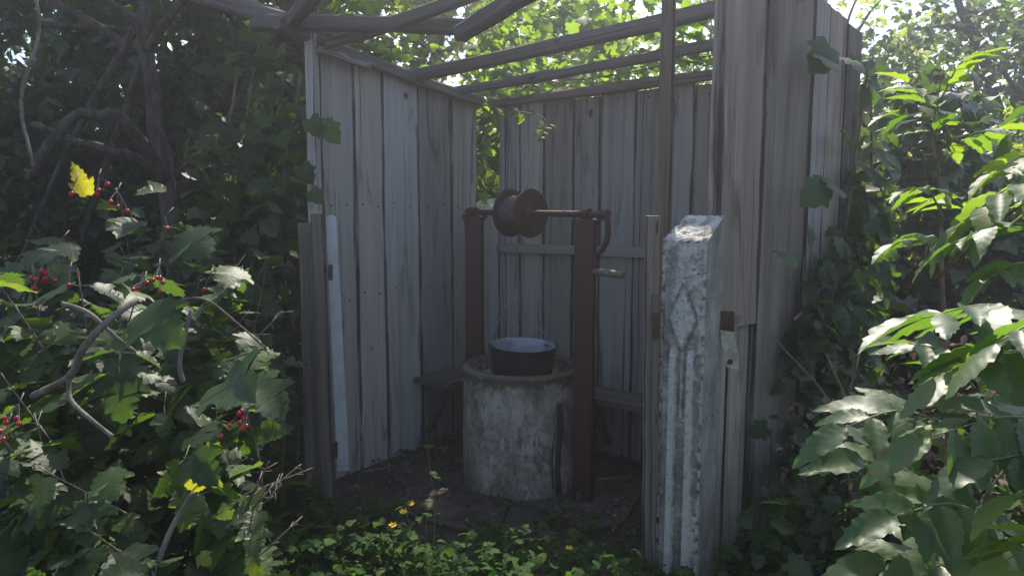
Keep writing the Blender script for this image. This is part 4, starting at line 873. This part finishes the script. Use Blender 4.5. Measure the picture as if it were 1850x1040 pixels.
# dry stalks in the sunny garden at the right
for k, (x, y, lab) in enumerate(((2.6, 4.6, 'brown dry stalks left of the compound leaved stem, in the sunny garden'), (3.1, 5.0, 'brown dry stalks beside the upper right bush'), (2.9, 3.9, 'tall withered weed in front of the sunlit bushes'), (3.9, 4.9, 'withered brown weed near the right edge in the garden'))):
    t = thing('dry_weed', lab, 'weed', (x, y, 0), 'dry weeds in the garden')
    for j in range(7):
        mb = MB(); e_ = V(x+random.gauss(0, .25), y+random.gauss(0, .2), random.uniform(1.1, 1.85)); c_ = curve([V(x+random.gauss(0, .08), y, -.02), V(x, y, .7)+V(random.gauss(0, .08), 0, 0), e_], 9); tube_geo(mb, c_, .006, 5); mb.build('stem', M['brown_stem'], t, smooth=True)
        if j == 0: PP = []
        PP += [c_[i]+V(*rng.normal(0, .05, 3)) for i in range(4, 10) for _ in range(22)]
    PP = np.array([tuple(p) for p in PP]); D, U = hang(PP); cloud('foliage', PP, D, U, rng.uniform(.025, .06, len(PP)), SIM, M['leaf_dry'], t)

# ------------------------------------------------------------------ compound leaved shrub in the right foreground
LME = [leaf_mesh('leaflet', t, M['leaf_sprig']) for t in LANS]; LYE = [leaf_mesh('leaflet_bright', t, M['leaf_vine']) for t in LANS]
sh = thing('compound_leaf_shrub', 'young shrub with long serrated compound leaves in the right foreground', 'shrub', (1.05, 1.5, 0))
def compound(p0, p1, n, Ls, up=(0, 0, 1), meshes=LME, sag=.03, t=sh, spread=1.0):
    n += 1
    p0, p1 = Vector(p0), Vector(p1); c = curve([p0, p0.lerp(p1, .5)+V(0, 0, sag), p1], 2*n+2); mb = MB(); tube_geo(mb, c, [.0028*(1-.6*i/(len(c)-1)) for i in range(len(c))], 5)
    rh = mb.build('leaf', M['green_stem'], t, smooth=True); upv = Vector(up)
    for i in range(n):
        j = int((i+.9)/n*(len(c)-2)); p = c[j]; d = (c[j+1]-c[j]).normalized(); X = d.cross(upv).normalized()
        for s in (-1, 1):
            D = (X*s*spread+d*.75+V(0, 0, -.25)+V(*rng.normal(0, .12, 3))).normalized(); leaf_obj('leaflet', meshes[random.randint(0, 3)], rh, p+D*.004, D, upv+V(*rng.normal(0, .25, 3)), Ls*random.uniform(.8, 1.1)*(.75+.35*math.sin(math.pi*(i+.7)/n)))
    d = (c[-1]-c[-2]).normalized(); leaf_obj('leaflet', meshes[random.randint(0, 3)], rh, c[-1], d+V(0, 0, -.1), upv, Ls*1.05)
cs = [((1900, 585, 1.3), (1665, 575, 1.22), 4, .135, (0, .25, 1), 0), ((1920, 660, 1.25), (1730, 668, 1.15), 3, .135, (.0, .1, 1), 0), ((1940, 770, 1.35), (1680, 790, 1.3), 4, .14, (0, -.45, 1), 0),
      ((1950, 870, 1.3), (1790, 830, 1.25), 2, .13, (0, -.3, 1), 0), ((1960, 985, 1.2), (1820, 1010, 1.15), 3, .135, (0, .2, 1), 1), ((1940, 930, 1.15), (1830, 900, 1.1), 2, .1, (0, .2, 1), 1),
      ((1900, 330, 1.6), (1740, 400, 1.55), 3, .135, (0, .3, 1), 1), ((1900, 420, 1.5), (1720, 440, 1.5), 3, .11, (0, .3, 1), 0), ((1720, 255, 1.9), (1640, 150, 1.85), 3, .10, (.2, -.2, 1), 1),
      ((1700, 300, 1.9), (1800, 235, 1.85), 3, .10, (0, .2, 1), 1), ((1705, 265, 1.9), (1625, 205, 1.85), 2, .10, (0, .2, 1), 0), ((1702, 390, 1.85), (1650, 340, 1.8), 2, .09, (0, .2, 1), 1),
      ((1702, 450, 1.85), (1620, 440, 1.8), 3, .09, (0, .2, 1), 0), ((1900, 300, 1.7), (1800, 310, 1.65), 3, .1, (0, .3, 1), 1), ((1760, 1060, 1.5), (1600, 1010, 1.45), 3, .14, (0, -.6, 1), 0),
      ((1690, 900, 1.6), (1560, 830, 1.5), 2, .15, (0, -.7, 1), 0), ((1760, 700, 1.5), (1640, 620, 1.45), 3, .11, (0, 0, 1), 0), ((1900, 500, 1.5), (1790, 500, 1.45), 3, .10, (0, .2, 1), 0), ((1700, 180, 1.9), (1760, 100, 1.9), 3, .09, (0, .1, 1), 1), ((1900, 180, 1.9), (1830, 240, 1.85), 2, .1, (0, .1, 1), 0)]
cs += [((1960, 1080, 1.0), (1800, 1075, .95), 2, .12, (0, .1, 1), 1), ((1700, 760, 1.6), (1530, 770, 1.5), 2, .13, (0, -.6, 1), 0), ((1800, 940, 1.4), (1620, 930, 1.3), 3, .13, (0, -.6, 1), 0), ((1900, 1000, 1.5), (1690, 1000, 1.4), 3, .13, (0, -.7, 1), 0),
       ((1960, 600, 1.15), (1800, 620, 1.1), 2, .12, (0, .2, 1), 0), ((1950, 700, 1.6), (1760, 730, 1.5), 3, .12, (0, 0, 1), 0), ((1760, 400, 1.9), (1680, 360, 1.85), 2, .09, (0, .2, 1), 1), ((1900, 380, 1.9), (1800, 350, 1.9), 3, .09, (0, .2, 1), 1)]
for a, b, n, Ls, up, y_ in cs: compound(atY(*a), atY(*b), n, Ls, up, LYE if y_ else LME)
for pts_, r in (([(1700, 1500, 1.95), (1712, 800, 1.95), (1703, 520, 1.9), (1697, 330, 1.9), (1685, 240, 1.9), (1705, 120, 1.9)], .0075), ([(1690, 505, 1.8), (1760, 440, 1.7), (1840, 375, 1.6), (1930, 320, 1.6)], .006),
                ([(2000, 1500, 1.4), (1960, 800, 1.35), (1930, 500, 1.4), (1900, 250, 1.6), (1900, 100, 1.8)], .011)):
    mb = MB(); tube_geo(mb, curve([atY(*q_) for q_ in pts_], 18), [r*(1-.8*i/18) for i in range(19)], 8); mb.build('stem', M['brown_stem'], sh, smooth=True)

# ------------------------------------------------------------------ plants on the ground
N = 13000; x = rng.uniform(-2.4, 3.2, N); y = 1.3+rng.random(N)**1.2*3.4; dens = np.array([noise.noise(Vector((a*1.6, b*1.6, 4))) for a, b in zip(x, y)])
dw = np.hypot(x-WC.x, y-WC.y); P = np.stack([x, y, np.zeros(N)], 1); ins = in_shelter(P, .0)
front = np.interp(y, [2.5, 3.0, 3.4, 4], [.25, .05, -.2, -.4]); okk = (dens > -.12-front) & (dw > .5) & ~(ins & (rng.random(N) > .12)) | ((x > 1.0) & (rng.random(N) > .3)) | ((x < -1.0) & (rng.random(N) > .5)); P = P[okk & (dw > .38)]
h = rng.random(len(P))**1.6*.16*np.interp(P[:, 1], [2.2, 3.4], [1.5, .45]); P[:, 2] = .01+h; x, y, zc = pix(P)
P = np.repeat(P, 4, 0)+rng.normal(0, .018, (len(P)*4, 3))*[1, 1, .5]; P[:, 2] = np.maximum(P[:, 2], .015); P = P[~((np.abs((P-np.array(cp.location))@np.array(du)) < .1) & (np.abs((P-np.array(cp.location))@np.array(dd)) < .1))]
D, U = hang(P, .9, .05); o = cloud('ground_cover', P, D, U, rng.uniform(.018, .05, len(P)), OVAS+VINS, M['leaf_ground']); tag(o, 'low leafy weeds covering the earth round the shelter', 'weeds')
N = 2200; P = np.stack([rng.uniform(-2, 2.6, N), rng.uniform(1.5, 5, N), np.full(N, .012)], 1); P = P[(np.hypot(P[:, 0]-WC.x, P[:, 1]-WC.y) > .33)]; D = rnd_unit(len(P)); D[:, 2] *= .15; U = rnd_unit(len(P))*.35; U[:, 2] += 1
o = cloud('leaf_litter', P, D, U, rng.uniform(.015, .04, len(P)), SIM+OVAS, M['leaf_dry']); tag(o, 'dry fallen leaves scattered over the earth', 'leaf litter')
ico = [(0, 0, 1), (.9, 0, .3), (.3, .85, .35), (-.7, .5, .3), (-.7, -.5, .35), (.3, -.85, .3), (0, 0, -.5)]; icf = [(0, 1, 2), (0, 2, 3), (0, 3, 4), (0, 4, 5), (0, 5, 1), (6, 2, 1), (6, 3, 2), (6, 4, 3), (6, 5, 4), (6, 1, 5)]
icv = np.array(ico, float); ict = np.array(icf); N = 2600; P = np.stack([rng.uniform(-1.6, 1.5, N), rng.uniform(2.3, 4.6, N), np.full(N, .006)], 1); dw = np.hypot(P[:, 0]-WC.x, P[:, 1]-WC.y); P = P[(dw > .31)]; P[:, 2] += .008*(np.hypot(P[:, 0]-WC.x, P[:, 1]-WC.y) < .7)
D = rnd_unit(len(P)); D[:, 2] *= .3; U = rnd_unit(len(P))*.3; U[:, 2] += 1
o = cloud('pebbles', P, D, U, .003+.016*rng.random(len(P))**3, [(icv, ict, icv[:, :2])], M['stone'], smooth=True); tag(o, 'small stones and clods of earth strewn round the well', 'pebbles')
GME = [leaf_mesh('ground_leaf', t, M['leaf_ground']) for t in OVAS+VINS]
def herb(label, x, y, h, n, size, flowers=0, group='leafy ground plants', lean=.05, meshes=GME, name='ground_plant', cat='plant', spread=.5):
    t = thing(name, label, cat, (x, y, 0), group); tipp = V(x+random.gauss(0, lean), y-lean*.5, h); c = curve([V(x, y, -.01), V(x, y, h*.5)+V(random.gauss(0, .01), 0, 0), tipp], 10)
    mb = MB(); tube_geo(mb, c, [.0028*(1-.6*i/10) for i in range(11)], 5); mb.build('stem', M['green_stem'], t, smooth=True)
    for i in range(n):
        p = c[random.randint(2, 10)]; D = V(random.gauss(0, 1), random.gauss(0, 1), random.uniform(-.2, spread)).normalized(); leaf_obj('leaf', meshes[random.randint(0, len(meshes)-1)], t, p+D*.008, D, V(random.gauss(0, .3), random.gauss(0, .3), 1), size*random.uniform(.6, 1.15))
    for i in range(flowers):
        p = tipp+V(random.gauss(0, .02), random.gauss(0, .02), random.uniform(-.03, .015)); mb = MB()
        for k in range(6):
            a = k*math.pi/3; d = V(math.cos(a), math.sin(a)*.6, .5+.3*math.sin(a)).normalized(); s_ = d.cross(V(0, -.4, 1)).normalized()*.0042; mb.add([p, p+d*.009+s_*1.5, p+d*.019, p+d*.009-s_*1.5], [(0, 1, 2, 3)])
        mb.build('flower', M['flower'], t); mb = MB(); tube_geo(mb, [tipp-V(0, 0, .04), p], .001, 4); mb.build('flower_stalk', M['green_stem'], t)
for px, py, h, fl, lab in ((742, 1062, .33, 2, 'slim weed with an orange yellow flower in front of the left wall'), (706, 1060, .25, 1, 'short weed with a single orange bloom at its left'), (780, 1045, .52, 0, 'tall pale tipped weed growing between the left wall and the well'),
                           (768, 1050, .27, 0, 'small upright weed right of the yellow flower'), (1028, 1066, .18, 1, 'weed with an orange bud in the middle foreground'), (1050, 1055, .14, 0, 'leafy weed with striped pale leaves in the middle foreground')):
    g = atZ(px, py, 0); herb(lab, g.x, g.y, h, 11, .04, fl, 'flowering weeds', .01, name='flowering_weed', cat='weed')
sp = [(1330, 950, .30, 'leafy plant with two broad veined leaves at the right foot of the post', .085), (1400, 1030, .22, 'low plant in the corner between post and dry bush', .06), (1480, 960, .26, 'plant under the brown leaf tangle', .06), (1580, 1040, .2, 'dark low plant at the lower right', .07), (1440, 880, .3, 'plant standing against the foot of the right wall', .06),
      (660, 1040, .16, 'light green three leaved plant at the lower edge left of the middle', .055), (600, 1010, .16, 'low plant left of the flowering weeds', .05), (520, 960, .2, 'broad leaved plant in the dark at the foot of the left jamb', .07), (560, 1050, .18, 'low plant at the bottom edge below the left jamb', .055), (850, 1050, .12, 'small plant at the bottom edge below the well', .05),
      (930, 1040, .10, 'small plant at the bottom edge just right of the well centre', .045), (1120, 1030, .12, 'small plant just left of the timber stake', .05), (470, 1030, .22, 'plant between the berry bush and the weeds', .06), (730, 1050, .13, 'small plant with rounded leaves in the lower middle left', .055)]
for px, py, h, lab, s in sp: g = atZ(px, py, 0); herb(lab, g.x, g.y, h, 16, s, 0)
g = atZ(1112, 1045, .12); t = thing('fallen_leaf', 'bright yellow curled leaf lying at the bottom edge near the stake', 'leaf', tuple(g)); leaf_obj('blade', YM[0], t, g, (1, .3, .1), (0, -.6, 1), .06)

# ------------------------------------------------------------------ volume added to stand in for glare in the lens
mb = MB(); X0, X1, Y0, Y1, Z0, Z1 = -210, 210, -160, 300, -1.2, 9.2
mb.add([(x, y, z) for z in (Z0, Z1) for y in (Y0, Y1) for x in (X0, X1)], [(0, 2, 3, 1), (4, 5, 7, 6), (0, 1, 5, 4), (2, 6, 7, 3), (0, 4, 6, 2), (1, 3, 7, 5)])
m = bpy.data.materials.new('thin_haze'); m.use_nodes = True; m.node_tree.nodes.remove(m.node_tree.nodes['Principled BSDF'])
pv = nd(m.node_tree, 'VolumePrincipled', i_Color=(.94, .94, 1, 1), i_Density=.0145, i_Anisotropy=.7); L(m.node_tree, pv.outputs[0], m.node_tree.nodes['Material Output'].inputs['Volume'])
hz = mb.build('haze', m, kind='stuff')
